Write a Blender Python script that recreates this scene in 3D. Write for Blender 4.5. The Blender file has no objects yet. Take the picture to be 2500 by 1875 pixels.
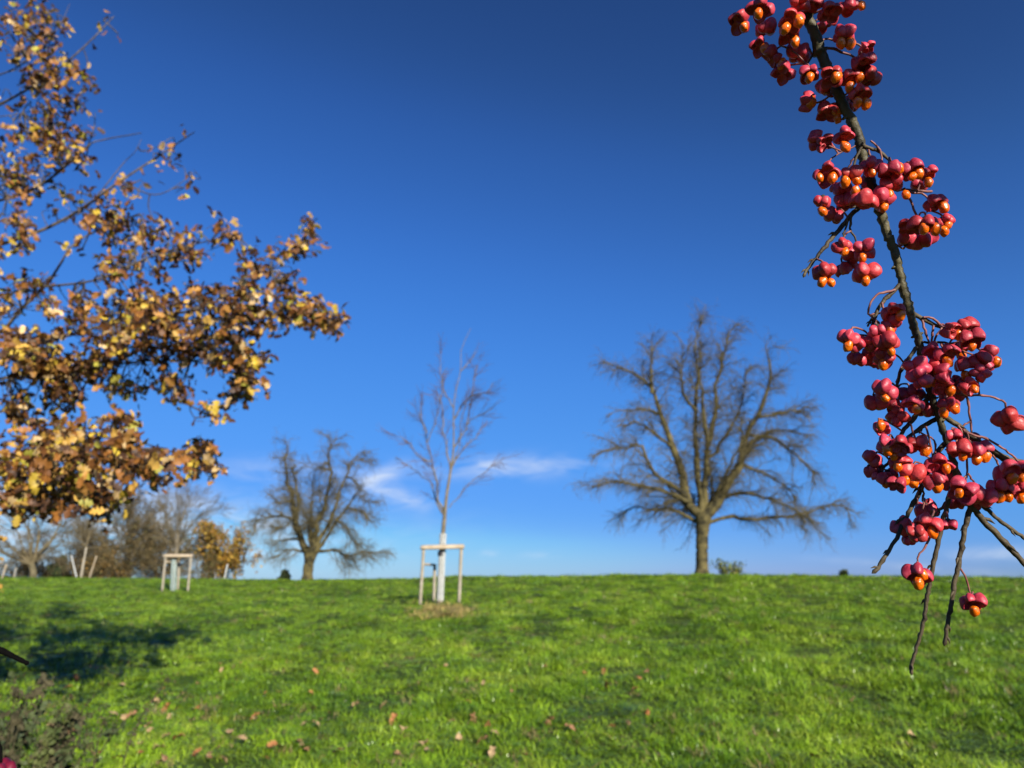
import bpy, math, random
import numpy as np
rng = np.random.default_rng(7)
random.seed(7)
SC = bpy.context.scene
COL = SC.collection
R_ = math.radians

# ------------------------------------------------------------------ camera
FPX, CX, CY = 1733.0, 1250.0, 937.5            # the photograph's own pixels (2500 x 1875)
EYE = np.array([0.0, 0.0, 1.5])
PITCH = math.atan((1430 - CY) / FPX)
cam = bpy.data.cameras.new('camera')
camo = bpy.data.objects.new('camera', cam)
COL.objects.link(camo)
camo.location = EYE
camo.rotation_euler = (math.pi / 2 + PITCH, 0, 0)
cam.sensor_width = 36.0
cam.lens = FPX / 2500 * 36.0
cam.clip_start = 0.02
cam.clip_end = 6000
cam.dof.use_dof = True
cam.dof.focus_distance = 0.42
cam.dof.aperture_fstop = 12.5
SC.camera = camo
FW = np.array([0, math.cos(PITCH), math.sin(PITCH)])
UP = np.array([0, -math.sin(PITCH), math.cos(PITCH)])
RT = np.array([1.0, 0, 0])

# ------------------------------------------------------------------ sun and sky
SUN_EL, SUN_AZ = R_(21.0), math.atan2(0.46, -0.89)      # direction TO the sun, azimuth from +Y towards +X
TO_SUN = np.array([math.sin(SUN_AZ) * math.cos(SUN_EL), math.cos(SUN_AZ) * math.cos(SUN_EL), math.sin(SUN_EL)])
sun = bpy.data.lights.new('sun', 'SUN')
sun.energy = 5.0
sun.angle = R_(0.5)
sun.color = (1.0, 0.93, 0.82)
suno = bpy.data.objects.new('sun', sun)
COL.objects.link(suno)
from mathutils import Vector
suno.rotation_euler = Vector(-TO_SUN).to_track_quat('-Z', 'Y').to_euler()
SC.view_settings.view_transform = 'Standard'
SC.view_settings.look = 'None'
SC.view_settings.gamma = 1
SC.view_settings.use_curve_mapping = False
SC.view_settings.exposure = 1.05
SC.cycles.max_bounces = 6
SC.cycles.sample_clamp_indirect = 6

W = bpy.data.worlds.new('World')
SC.world = W
W.use_nodes = True
wt = W.node_tree
wt.nodes.clear()
def wn(t, **k):
    n = wt.nodes.new(t)
    for a, v in k.items(): setattr(n, a, v)
    return n
def wl(a, b): wt.links.new(a, b)
def wm(op, a, b=None, c=None):
    n = wn('ShaderNodeMath', operation=op)
    for i, v in enumerate((a, b, c)):
        if v is None: continue
        if isinstance(v, (int, float)): n.inputs[i].default_value = v
        else: wl(v, n.inputs[i])
    return n.outputs[0]
sky = wn('ShaderNodeTexSky', sky_type='NISHITA', sun_disc=False)
sky.sun_elevation = SUN_EL
sky.sun_rotation = SUN_AZ
sky.altitude = 500
sky.air_density = 1.0
sky.dust_density = 0.3
sky.ozone_density = 3.0
hs = wn('ShaderNodeHueSaturation')
hs.inputs['Saturation'].default_value = 1.22
wl(sky.outputs[0], hs.inputs['Color'])
# tone of the camera's deep blue sky: one response curve per channel
dn = wn('ShaderNodeMixRGB', blend_type='MULTIPLY'); dn.inputs[0].default_value = 1; dn.inputs[2].default_value = (.1, .1, .1, 1); wl(hs.outputs[0], dn.inputs[1])
cv = wn('ShaderNodeRGBCurve'); wl(dn.outputs[0], cv.inputs['Color'])
for ch, pts in enumerate((((0, 0), (.0237, .018), (.0374, .031), (.077, .058), (.144, .085), (.3955, .144), (.73, .33), (1, .45)),
                          ((0, 0), (.0865, .063), (.1274, .122), (.226, .235), (.36, .315), (.67, .418), (.82, .58), (1, .7)),
                          ((0, 0), (.217, .223), (.301, .423), (.473, .723), (.649, .86), (.805, .94), (1, 1)))):
    c = cv.mapping.curves[ch]
    c.points[0].location = pts[0]; c.points[1].location = pts[-1]
    for p in pts[1:-1]: c.points.new(*p)
cv.mapping.update()
up = wn('ShaderNodeMixRGB', blend_type='MULTIPLY'); up.inputs[0].default_value = 1; up.inputs[2].default_value = (4.83, 4.83, 4.83, 1); wl(cv.outputs[0], up.inputs[1])
# thin cirrus wisps, placed by direction on the sky (azimuth, elevation)
tc = wn('ShaderNodeTexCoord')
sx = wn('ShaderNodeSeparateXYZ'); wl(tc.outputs['Generated'], sx.inputs[0])
az_n = wm('ARCTAN2', sx.outputs[0], sx.outputs[1])
el_n = wm('ARCSINE', sx.outputs[2])
mp = wn('ShaderNodeCombineXYZ')
wl(wm('MULTIPLY', az_n, 9.0), mp.inputs[0]); wl(wm('MULTIPLY', el_n, 26.0), mp.inputs[1])
nz = wn('ShaderNodeTexNoise'); wl(mp.outputs[0], nz.inputs['Vector'])
nz.inputs['Scale'].default_value = 1.6; nz.inputs['Detail'].default_value = 7; nz.inputs['Roughness'].default_value = 0.55
nz.inputs['Distortion'].default_value = 0.6
nzr = wn('ShaderNodeMapRange'); wl(nz.outputs[0], nzr.inputs[0])
nzr.inputs[1].default_value = 0.36; nzr.inputs[2].default_value = 0.72
def ray(px, py):
    px = np.asarray(px, float); py = np.asarray(py, float)
    return FW + ((px - CX) / FPX)[..., None] * RT - ((py - CY) / FPX)[..., None] * UP
def azel(px, py):
    d = ray(px, py); d = d / np.linalg.norm(d, axis=-1, keepdims=True)
    return np.arctan2(d[..., 0], d[..., 1]), np.arcsin(d[..., 2])
total = None
for (px, py, wx, wy, tilt, s) in ((1240, 1140, 190, 24, 0.02, .8), (950, 1200, 80, 24, -.28, .9), (930, 1165, 55, 18, .45, .8), (1010, 1225, 60, 12, -.3, .35),
                            (320, 1290, 430, 70, 0, .95), (120, 1260, 300, 75, 0, .7), (1320, 1355, 40, 8, 0, .5), (1190, 1352, 22, 7, 0, .4),
                            (2440, 1352, 110, 14, 0, .45), (2220, 1382, 140, 8, -.1, .35), (700, 1150, 160, 30, 0, .3)):
    a0, e0 = azel(px, py)
    ca, sa = math.cos(tilt), math.sin(tilt)
    da, de = wm('SUBTRACT', az_n, float(a0)), wm('SUBTRACT', el_n, float(e0))
    u = wm('ADD', wm('MULTIPLY', da, ca), wm('MULTIPLY', de, sa))
    v = wm('SUBTRACT', wm('MULTIPLY', de, ca), wm('MULTIPLY', da, sa))
    q = wm('ADD', wm('POWER', wm('ABSOLUTE', wm('MULTIPLY', u, FPX / wx)), 2.0), wm('POWER', wm('ABSOLUTE', wm('MULTIPLY', v, FPX / wy)), 2.0))
    g = wm('MULTIPLY', wm('EXPONENT', wm('MULTIPLY', q, -1.0)), s)
    total = g if total is None else wm('ADD', total, g)
cm = wm('MINIMUM', wm('MULTIPLY', total, nzr.outputs[0]), 0.85)
mixc = wn('ShaderNodeMixRGB'); wl(cm, mixc.inputs[0]); wl(up.outputs[0], mixc.inputs[1])
mixc.inputs[2].default_value = (3.6, 4.0, 4.65, 1)
bg = wn('ShaderNodeBackground'); wl(mixc.outputs[0], bg.inputs[0]); bg.inputs[1].default_value = 0.10
wo = wn('ShaderNodeOutputWorld'); wl(bg.outputs[0], wo.inputs[0])

# ------------------------------------------------------------------ materials
def material(name, c1, c2=None, scale=8.0, rough=0.7, bump=0.0, bscale=None, attr=None, spec=0.3, trans=0.0, sss=0.0, detail=5, lo=.35, hi=.65, obj=True, coat=0.0):
    c1 = tuple(v * .81 for v in c1); c2 = tuple(v * .81 for v in (c2 or c1))
    m = bpy.data.materials.new(name); m.use_nodes = True
    nt = m.node_tree; N = nt.nodes; Lk = nt.links.new
    b = N['Principled BSDF']; out = N['Material Output']
    b.inputs['Roughness'].default_value = rough
    b.inputs['Specular IOR Level'].default_value = spec
    if coat: b.inputs['Coat Weight'].default_value = coat; b.inputs['Coat Roughness'].default_value = 0.15
    t = N.new('ShaderNodeTexCoord')
    src = t.outputs['Object'] if obj else N.new('ShaderNodeNewGeometry').outputs['Position']
    n = N.new('ShaderNodeTexNoise'); n.inputs['Scale'].default_value = scale; n.inputs['Detail'].default_value = detail
    Lk(src, n.inputs['Vector'])
    mr = N.new('ShaderNodeMapRange'); mr.inputs[1].default_value = lo; mr.inputs[2].default_value = hi
    Lk(n.outputs[0], mr.inputs[0])
    mx = N.new('ShaderNodeMixRGB'); Lk(mr.outputs[0], mx.inputs[0])
    if attr:
        a = N.new('ShaderNodeAttribute'); a.attribute_name = attr
        dk = N.new('ShaderNodeMixRGB'); dk.blend_type = 'MULTIPLY'; dk.inputs[0].default_value = 1
        Lk(a.outputs['Color'], dk.inputs[1]); dk.inputs[2].default_value = (.75, .7, .6, 1)
        Lk(a.outputs['Color'], mx.inputs[1]); Lk(dk.outputs[0], mx.inputs[2])
    else:
        mx.inputs[1].default_value = (*c1, 1); mx.inputs[2].default_value = (*(c2 or c1), 1)
    Lk(mx.outputs[0], b.inputs['Base Color'])
    if bump:
        n2 = N.new('ShaderNodeTexNoise'); n2.inputs['Scale'].default_value = bscale or scale * 3; n2.inputs['Detail'].default_value = 4
        Lk(src, n2.inputs['Vector'])
        bp = N.new('ShaderNodeBump'); bp.inputs['Strength'].default_value = bump; bp.inputs['Distance'].default_value = 0.3 / (bscale or scale * 3)
        Lk(n2.outputs[0], bp.inputs['Height']); Lk(bp.outputs[0], b.inputs['Normal'])
    if sss:
        b.inputs['Subsurface Weight'].default_value = sss
        b.inputs['Subsurface Radius'].default_value = (0.004, 0.001, 0.001); b.inputs['Subsurface Scale'].default_value = 0.5
    if trans:
        tr = N.new('ShaderNodeBsdfTranslucent'); Lk(mx.outputs[0], tr.inputs[0])
        ms = N.new('ShaderNodeMixShader'); ms.inputs[0].default_value = trans
        Lk(b.outputs[0], ms.inputs[1]); Lk(tr.outputs[0], ms.inputs[2]); Lk(ms.outputs[0], out.inputs[0])
    m['nodes_mix'] = mx.name
    return m
M = {}
M['bark_pear'] = material('pear bark', (.016, .014, .006), (.125, .102, .036), 2.2, .9, .8, 9)
M['twig_pear'] = material('pear twig', (.075, .06, .024), (.15, .125, .055), 1.2, .85)
M['bark_young'] = material('young bark', (.11, .09, .055), (.19, .16, .11), 6, .8)
M['twig_young'] = material('young twig', (.09, .05, .035), (.15, .09, .065), 3, .8)
M['bark_grey'] = material('grey bark', (.07, .06, .03), (.15, .125, .07), 3, .9)
M['twig_grey'] = material('grey twig', (.10, .08, .04), (.17, .135, .075), 1, .9)
M['twig_brown'] = material('brown twig', (.085, .066, .03), (.15, .118, .055), 1, .9)
M['bark_oak'] = material('oak bark', (.045, .035, .028), (.12, .1, .08), 12, .9, .6, 30)
M['leaf'] = material('autumn leaf', (1, 1, 1), attr='tint', scale=14, rough=.55, trans=.22, spec=.35)
M['leaf_far'] = material('far foliage', (1, 1, 1), attr='tint', scale=2, rough=.7, trans=.15)
M['stem'] = material('spindle bark', (.036, .025, .014), (.10, .075, .038), 90, .65, .9, 420, obj=False)
M['stem_green'] = material('green spindle bark', (.030, .026, .012), (.105, .088, .038), 55, .6, .9, 380, obj=False)
M['stalk'] = material('red stalk', (.14, .045, .04), (.26, .10, .08), 200, .55, obj=False)
M['calyx'] = material('dry calyx', (.02, .015, .01), (.06, .04, .03), 300, .8, obj=False)
M['shade_dark'] = material('twig darkened for shade', (.0015, .0015, .0015), (.004, .0035, .003), 200, .95, spec=.05, obj=False)  # near-black colour stands in for shade on the left-edge twig and corner stalk
M['capsule'] = material('pink capsule', (.42, .024, .042), (.58, .060, .078), 230, .46, .55, 480, spec=.36, sss=.06, obj=False)
M['capsule_shade'] = material('capsule darkened for shade', (.10, .003, .016), (.14, .006, .024), 200, .5, .3, 900, obj=False)  # darkened copy of the pink capsule: shade painted into the corner fruit's colour
def per_fruit(m, dh, dv):
    """ripeness differs from fruit to fruit"""
    nt = m.node_tree; mx = nt.nodes[m['nodes_mix']]; b = nt.nodes['Principled BSDF']
    oi = nt.nodes.new('ShaderNodeObjectInfo'); h = nt.nodes.new('ShaderNodeHueSaturation')
    for sock, lo_, hi_, k in (('Hue', .5 - dh, .5 + dh, 1.0), ('Value', 1 - dv, 1 + dv * .5, 7.31)):
        mm = nt.nodes.new('ShaderNodeMath'); mm.operation = 'MULTIPLY'; nt.links.new(oi.outputs['Random'], mm.inputs[0]); mm.inputs[1].default_value = k
        fr = nt.nodes.new('ShaderNodeMath'); fr.operation = 'FRACT'; nt.links.new(mm.outputs[0], fr.inputs[0])
        r = nt.nodes.new('ShaderNodeMapRange'); nt.links.new(fr.outputs[0], r.inputs[0]); r.inputs[3].default_value = lo_; r.inputs[4].default_value = hi_; nt.links.new(r.outputs[0], h.inputs[sock])
    nt.links.new(mx.outputs[0], h.inputs['Color']); nt.links.new(h.outputs[0], b.inputs['Base Color'])
per_fruit(M['capsule'], .008, .28)
M['seed'] = material('orange seed', (.62, .088, .001), (.80, .165, .003), 330, .3, .9, 420, spec=.5, sss=.1, obj=False)
M['wood'] = material('stake wood', (.34, .27, .18), (.46, .38, .27), 4, .75, .3, 20)
M['wood_grey'] = material('weathered post', (.25, .22, .16), (.35, .31, .24), 5, .8, .3, 20)
M['plastic_white'] = material('white trunk net', (.50, .52, .50), (.58, .60, .58), 4, .5)
M['plastic_teal'] = material('pale green trunk net', (.30, .40, .38), (.38, .48, .46), 4, .5)
M['strap'] = material('black strap', (.015, .016, .02), (.03, .03, .04), 20, .6)
M['weed_dry'] = material('dry weed', (.034, .031, .014), (.085, .072, .034), 20, .9)
M['weed_dark'] = material('dark weed leaf', (.025, .04, .014), (.07, .09, .03), 20, .7)
M['weed_green'] = material('weed leaf', (.05, .075, .018), (.11, .125, .035), 20, .7, trans=.2)

# ------------------------------------------------------------------ mesh helpers
class MB:
    def __init__(s): s.V = []; s.F = []; s.C = []; s.MI = []; s.n = 0
    def add(s, V, F, c=None, mi=0):
        V = np.asarray(V, float).reshape(-1, 3)
        f = np.asarray(F, int); s.F.append(f + s.n); s.MI.append(np.full(len(f), mi))
        s.V.append(V); s.n += len(V)
        if c is not None: s.C.append(np.broadcast_to(np.asarray(c, float), (len(V), 3)))
        return s
    def build(s, name, mats, parent=None, loc=None, smooth=True):
        V = np.concatenate(s.V)
        if loc is not None: V = V - np.asarray(loc)
        me = bpy.data.meshes.new(name)
        me.vertices.add(len(V)); me.vertices.foreach_set('co', V.ravel())
        tot = np.concatenate([np.full(len(f), f.shape[1]) for f in s.F])
        lv = np.concatenate([f.ravel() for f in s.F])
        st = np.concatenate([[0], np.cumsum(tot)[:-1]])
        me.loops.add(len(lv)); me.loops.foreach_set('vertex_index', lv)
        me.polygons.add(len(tot)); me.polygons.foreach_set('loop_start', st); me.polygons.foreach_set('loop_total', tot)
        me.polygons.foreach_set('use_smooth', np.full(len(tot), smooth))
        me.polygons.foreach_set('material_index', np.concatenate(s.MI))
        me.update(calc_edges=True)
        if s.C:
            c = np.concatenate(s.C); a = me.color_attributes.new('tint', 'FLOAT_COLOR', 'POINT')
            a.data.foreach_set('color', np.concatenate([c, np.ones((len(c), 1))], 1).ravel())
        for m in (mats if isinstance(mats, list) else [mats]): me.materials.append(m)
        o = bpy.data.objects.new(name, me); COL.objects.link(o)
        if parent is not None: o.parent = parent
        if loc is not None:
            o.location = np.asarray(loc) - (np.array(parent['wpos']) if parent is not None and 'wpos' in parent else 0)
            o['wpos'] = [float(v) for v in loc]
        return o
def tag(o, label=None, cat=None, group=None, kind=None):
    for k, v in (('label', label), ('category', cat), ('group', group), ('kind', kind)):
        if v: o[k] = v
    return o
def empty(name, loc=(0, 0, 0)):
    o = bpy.data.objects.new(name, None); COL.objects.link(o); o.location = loc; o.empty_display_size = .1
    o['wpos'] = [float(v) for v in loc]
    return o
def unit(a): return a / np.maximum(np.linalg.norm(a, axis=-1, keepdims=True), 1e-9)
def tubes(P, Rr, sides):
    """P (N,K,3) polylines, Rr (N,K) radii -> verts, quads"""
    P = np.asarray(P, float); Rr = np.asarray(Rr, float)
    if P.ndim == 2: P, Rr = P[None], Rr[None]
    N, K, _ = P.shape
    T = unit(np.gradient(P, axis=1))
    m = unit(P[:, -1] - P[:, 0])
    ref = np.where(np.abs(m[:, 2:3]) < .8, np.array([[0, 0, 1.0]]), np.array([[0, 1.0, 0.05]]))[:, None]
    u = unit(np.cross(T, np.broadcast_to(ref, T.shape))); v = np.cross(T, u)
    a = np.arange(sides) / sides * 2 * np.pi
    V = P[:, :, None] + Rr[:, :, None, None] * (np.cos(a)[:, None] * u[:, :, None] + np.sin(a)[:, None] * v[:, :, None])
    idx = np.arange(N * K * sides).reshape(N, K, sides)
    A, B = idx[:, :-1], idx[:, 1:]
    Fq = np.stack([A, np.roll(A, -1, 2), np.roll(B, -1, 2), B], -1).reshape(-1, 4)
    return V.reshape(-1, 3), Fq
def smooth(pts, n):
    """Catmull-Rom resample of rows (any columns) to n rows by length"""
    p = np.asarray(pts, float)
    if len(p) == 2: return p[0] + (p[1] - p[0]) * np.linspace(0, 1, n)[:, None]
    e = np.vstack([2 * p[0] - p[1], p, 2 * p[-1] - p[-2]])
    o = []
    for i in range(len(p) - 1):
        t = np.linspace(0, 1, 12, endpoint=False)[:, None]; a, b, c, d = e[i:i + 4]
        o.append(.5 * (2 * b + (c - a) * t + (2 * a - 5 * b + 4 * c - d) * t**2 + (3 * b - a - 3 * c + d) * t**3))
    o = np.vstack(o + [p[-1:]])
    L = np.concatenate([[0], np.cumsum(np.linalg.norm(np.diff(o[:, :2] if o.shape[1] == 2 else o[:, :3], axis=0), axis=1))])
    s = np.linspace(0, L[-1], n)
    return np.stack([np.interp(s, L, o[:, k]) for k in range(o.shape[1])], 1)
def rand_dir(n):
    return unit(rng.normal(size=(n, 3)))
def grow(P, n, length, K=5, spread=.9, droop=-.1, wob=.25, tmin=.25, lenfall=.4, out=None, ow=.3):
    """n twigs sprouting from polylines P (N,K,3)"""
    N, KP, _ = P.shape
    seg = np.linalg.norm(np.diff(P, axis=1), axis=2).sum(1)
    i = rng.choice(N, n, p=seg / seg.sum()); t = tmin + (1 - tmin) * rng.random(n)
    f = t * (KP - 1); k = np.minimum(f.astype(int), KP - 2); w = (f - k)[:, None]
    S = P[i, k] * (1 - w) + P[i, k + 1] * w
    D = unit(P[i, k + 1] - P[i, k])
    D = unit(D + spread * rand_dir(n) + (ow * unit(S - out) if out is not None else 0))
    L = length * (.5 + rng.random(n)) * (1 - lenfall * t)
    Q = [S]
    for s in range(K - 1):
        D = unit(D + wob * rand_dir(n) + np.array([0, 0, droop]))
        Q.append(Q[-1] + D * (L / (K - 1))[:, None])
    return np.stack(Q, 1)
def taper(P, r0, r1, var=.3):
    n, K, _ = P.shape
    s = 1 - var + 2 * var * rng.random(n)
    return s[:, None] * np.linspace(r0, r1, K)[None]

# ------------------------------------------------------------------ pixel -> place
def PD(px, py, depth): return EYE + ray(px, py) * np.asarray(depth, float)[..., None]
def PY(px, py, Y):
    d = ray(px, py); return EYE + d * (np.asarray(Y, float) / d[..., 1])[..., None]
def proj(Pw):
    v = np.asarray(Pw, float) - EYE
    z = v @ FW
    return CX + FPX * (v @ RT) / z, CY - FPX * (v @ UP) / z, z

# ------------------------------------------------------------------ terrain
_cx = np.array([0, 300, 600, 720, 900, 1150, 1450, 1750, 2100, 2300, 2500.])
_cy = np.array([1411, 1412, 1415, 1417, 1414, 1408, 1406, 1403, 1407, 1409, 1412.])
_caz, _cel = azel(_cx, _cy)
_raz = np.radians([-60, -36, -25, -18, -12, -5, 3, 20, 60.]); _rc = np.array([72, 70, 68, 62, 54, 45, 42, 42, 42.])
def zg(x, y):
    x = np.asarray(x, float); y = np.asarray(y, float)
    r = np.hypot(x, y); az = np.arctan2(x, y)
    rc = np.interp(az, _raz, _rc); e = np.tan(np.interp(az, _caz, _cel))
    s = e + 1.5 / rc
    s = s * np.clip((R_(115) - np.abs(az)) / R_(50), 0, 1)
    q = .008; d0 = np.maximum(r - (rc - 2.0), 0)
    dm = (s + .045) / (2 * q)
    dd = np.minimum(d0, dm)
    z = s * r - q * dd**2 - np.where(d0 > dm, (d0 - dm) * .045, 0)
    z = np.maximum(z, -8 - .004 * r)
    z = z + (.035 * np.sin(x * .55 + 1.1 * np.sin(y * .21)) * np.sin(y * .4 + x * .2) + .018 * np.sin(x * 1.3 + .7 * np.sin(y * .9)) + .02 * np.sin(y * .8 + x * .33) + .012 * np.sin(2.9 * x + 1.7 * y)) * np.clip(r / 6, 0, 1)
    return z
def ground_hit(px, py):
    d = ray(px, py); t = np.linspace(2, 75, 6000)
    p = EYE + d * t[:, None]
    below = p[:, 2] < zg(p[:, 0], p[:, 1])
    i = int(np.argmax(below)) if below.any() else len(t) - 1
    q = p[i]; return np.array([q[0], q[1], float(zg(q[0], q[1]))])
def on_ground(px, Y):
    x = PY(px, 1420, Y)[0]; return np.array([x, Y, float(zg(x, Y))])

rad = np.concatenate([[0.0], np.geomspace(.8, 60, 150), np.geomspace(62, 110, 60), np.geomspace(115, 2500, 50)])
A = np.linspace(-np.pi, np.pi, 361)[:-1]
gx = rad[:, None] * np.sin(A); gy = rad[:, None] * np.cos(A)
gv = np.stack([gx, gy, zg(gx, gy)], -1)
gi = np.arange(gv.shape[0] * gv.shape[1]).reshape(gv.shape[:2])
gf = np.stack([gi[:-1], np.roll(gi[:-1], -1, 1), np.roll(gi[1:], -1, 1), gi[1:]], -1).reshape(-1, 4)
M['ground'] = material('meadow ground', (.030, .058, .010), (.075, .105, .022), .9, 1.0, .5, 6, obj=False, spec=.05, detail=8)
tag(MB().add(gv, gf[:, ::-1]).build('ground', M['ground']), kind='structure')

# ------------------------------------------------------------------ grass
def tuft(n, h, spread, lean, wid, seed):
    r = np.random.default_rng(seed); mb = MB()
    for _ in range(n):
        a = r.random() * 6.283; rr = spread * math.sqrt(r.random()); b = np.array([rr * math.cos(a), rr * math.sin(a), -.01])
        da = r.random() * 6.283; dirv = np.array([math.cos(da), math.sin(da), 0]); side = np.array([-dirv[1], dirv[0], 0])
        H = h * (.5 + .7 * r.random()); Ln = lean * H * (.3 + r.random())
        w = wid * (.7 + .6 * r.random()); V = []
        for t, ww in ((0, 1), (.4, .95), (.75, .6), (1, .08)):
            c = b + dirv * Ln * t**2 + np.array([0, 0, H * (t - .25 * t**3)])
            V += [c - side * w * ww, c + side * w * ww]
        mb.add(V, [[0, 1, 3, 2], [2, 3, 5, 4], [4, 5, 7, 6]])
    return mb
def grass_mat(name, cols, dry):
    m = bpy.data.materials.new(name); m.use_nodes = True
    nt = m.node_tree; N = nt.nodes; Lk = nt.links.new; b = N['Principled BSDF']
    g = N.new('ShaderNodeNewGeometry'); oi = N.new('ShaderNodeObjectInfo')
    n = N.new('ShaderNodeTexNoise'); n.inputs['Scale'].default_value = .55; n.inputs['Detail'].default_value = 6; n.inputs['Roughness'].default_value = .65
    Lk(g.outputs['Position'], n.inputs['Vector'])
    ad = N.new('ShaderNodeMath'); ad.operation = 'MULTIPLY_ADD'; Lk(oi.outputs['Random'], ad.inputs[0]); ad.inputs[1].default_value = .34; 
    sb = N.new('ShaderNodeMath'); sb.operation = 'SUBTRACT'; Lk(n.outputs[0], sb.inputs[0]); sb.inputs[1].default_value = .17; Lk(sb.outputs[0], ad.inputs[2])
    cr = N.new('ShaderNodeValToRGB'); Lk(ad.outputs[0], cr.inputs[0])
    e = cr.color_ramp.elements
    n2 = N.new('ShaderNodeTexNoise'); n2.inputs['Scale'].default_value = 2.3; n2.inputs['Detail'].default_value = 4; n2.inputs['Roughness'].default_value = .6
    Lk(g.outputs['Position'], n2.inputs['Vector'])
    pm = N.new('ShaderNodeMapRange'); Lk(n2.outputs[0], pm.inputs[0]); pm.inputs[1].default_value = .40; pm.inputs[2].default_value = .58; pm.inputs[3].default_value = .72; pm.inputs[4].default_value = 1.16
    pk = N.new('ShaderNodeMixRGB'); pk.blend_type = 'MULTIPLY'; pk.inputs[0].default_value = 1; Lk(cr.outputs[0], pk.inputs[1]); Lk(pm.outputs[0], pk.inputs[2])
    e[0].position, e[1].position = .25, .75
    e[0].color = (*cols[0], 1); e[1].color = (*cols[-1], 1)
    for i, c in enumerate(cols[1:-1]):
        k = e.new(.25 + .5 * (i + 1) / (len(cols) - 1)); k.color = (*c, 1)
    # a share of withered, straw-coloured tufts
    st = N.new('ShaderNodeMath'); st.operation = 'GREATER_THAN'; Lk(oi.outputs['Random'], st.inputs[0]); st.inputs[1].default_value = 1 - dry
    mx = N.new('ShaderNodeMixRGB'); Lk(st.outputs[0], mx.inputs[0]); Lk(pk.outputs[0], mx.inputs[1]); mx.inputs[2].default_value = (.24, .19, .075, 1)
    Lk(mx.outputs[0], b.inputs['Base Color'])
    b.inputs['Roughness'].default_value = .34; b.inputs['Specular IOR Level'].default_value = .5
    tr = N.new('ShaderNodeBsdfTranslucent'); Lk(mx.outputs[0], tr.inputs[0])
    ms = N.new('ShaderNodeMixShader'); ms.inputs[0].default_value = .18
    Lk(b.outputs[0], ms.inputs[1]); Lk(tr.outputs[0], ms.inputs[2]); Lk(ms.outputs[0], N['Material Output'].inputs[0])
    return m
M['grass'] = grass_mat('meadow grass', [(.062, .140, .007), (.128, .235, .010), (.20, .320, .014), (.30, .40, .035)], .035)
M['straw'] = grass_mat('straw grass', [(.34, .25, .07), (.44, .33, .11), (.20, .22, .04)], .3)
def scatter(name, pts, scl, coll, mat):
    """points -> instanced tufts (one object, kind stuff)"""
    me = bpy.data.meshes.new(name); me.vertices.add(len(pts)); me.vertices.foreach_set('co', np.asarray(pts, float).ravel())
    a = me.attributes.new('rot', 'FLOAT_VECTOR', 'POINT')
    rv = np.stack([rng.normal(0, .13, len(pts)), rng.normal(0, .13, len(pts)), rng.random(len(pts)) * 6.283], 1); a.data.foreach_set('vector', rv.ravel())
    a = me.attributes.new('scl', 'FLOAT_VECTOR', 'POINT'); a.data.foreach_set('vector', np.asarray(scl, float).ravel())
    o = bpy.data.objects.new(name, me); COL.objects.link(o); me.materials.append(mat)
    ng = bpy.data.node_groups.new(name, 'GeometryNodeTree')
    ng.interface.new_socket('Geometry', in_out='INPUT', socket_type='NodeSocketGeometry')
    ng.interface.new_socket('Geometry', in_out='OUTPUT', socket_type='NodeSocketGeometry')
    N = ng.nodes; gi_ = N.new('NodeGroupInput'); go = N.new('NodeGroupOutput')
    ci = N.new('GeometryNodeCollectionInfo'); ci.inputs['Collection'].default_value = coll; ci.inputs['Separate Children'].default_value = True
    ip = N.new('GeometryNodeInstanceOnPoints'); ip.inputs['Pick Instance'].default_value = True
    def at(nm):
        n = N.new('GeometryNodeInputNamedAttribute'); n.data_type = 'FLOAT_VECTOR'; n.inputs['Name'].default_value = nm; return n.outputs[0]
    ng.links.new(gi_.outputs[0], ip.inputs['Points']); ng.links.new(ci.outputs[0], ip.inputs['Instance'])
    ng.links.new(at('rot'), ip.inputs['Rotation']); ng.links.new(at('scl'), ip.inputs['Scale'])
    ng.links.new(ip.outputs[0], go.inputs[0])
    md = o.modifiers.new('scatter', 'NODES'); md.node_group = ng
    return o
def tuft_coll(name, specs, mat):
    c = bpy.data.collections.new(name)
    for i, sp in enumerate(specs):
        o = tuft(*sp, seed=100 + i).build('grass_tuft', mat); COL.objects.unlink(o); c.objects.link(o)
    return c
GC = tuft_coll('tufts', [(26, .085, .085, .8, .0030, ), (22, .10, .08, .95, .0032), (20, .07, .10, .6, .0034), (18, .125, .07, 1.1, .0032), (30, .06, .11, .7, .0030), (14, .15, .06, .8, .0028)], M['grass'])
def vnoise(x, y, s, seed):
    r = np.random.default_rng(seed); out = 0
    for k in range(6):
        a = r.random() * 6.283; f = s * (.6 + 1.4 * r.random()); out = out + np.sin((x * math.cos(a) + y * math.sin(a)) * f + r.random() * 6.283)
    return out / 6 * 1.7
NG = 92000
# density ~ r^-1.5 between 3.6 m and the far side of the crest
u = rng.random(NG); r = (math.sqrt(3.6) + u * (math.sqrt(78) - math.sqrt(3.6)))**2
az = R_(-50) + R_(100) * rng.random(NG)
keep = r < np.interp(az, _raz, _rc) + 5
r, az = r[keep], az[keep]
x, y = r * np.sin(az), r * np.cos(az)
nz1 = vnoise(x, y, 2.6, 1); nz2 = vnoise(x, y, .9, 2); right = np.clip((x + 1.5) / 4, 0, 1)
nz3 = vnoise(x, y, 5.5, 3)
hs_ = (.62 + .12 * right + (.18 + .30 * right) * nz1 + .14 * nz2 + (.12 + .25 * right) * nz3) * (1 + .012 * r)
kp = rng.random(len(x)) < np.clip(.95 + .5 * nz1, .3, 1)
x, y, r, hs_ = x[kp], y[kp], r[kp], np.clip(hs_[kp], .3, 2.2)
wd = (1 + .028 * r) * (.8 + .4 * rng.random(len(x)))
g = scatter('grass', np.stack([x, y, zg(x, y)], 1), np.stack([wd, wd, hs_], 1), GC, M['grass'])
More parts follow.
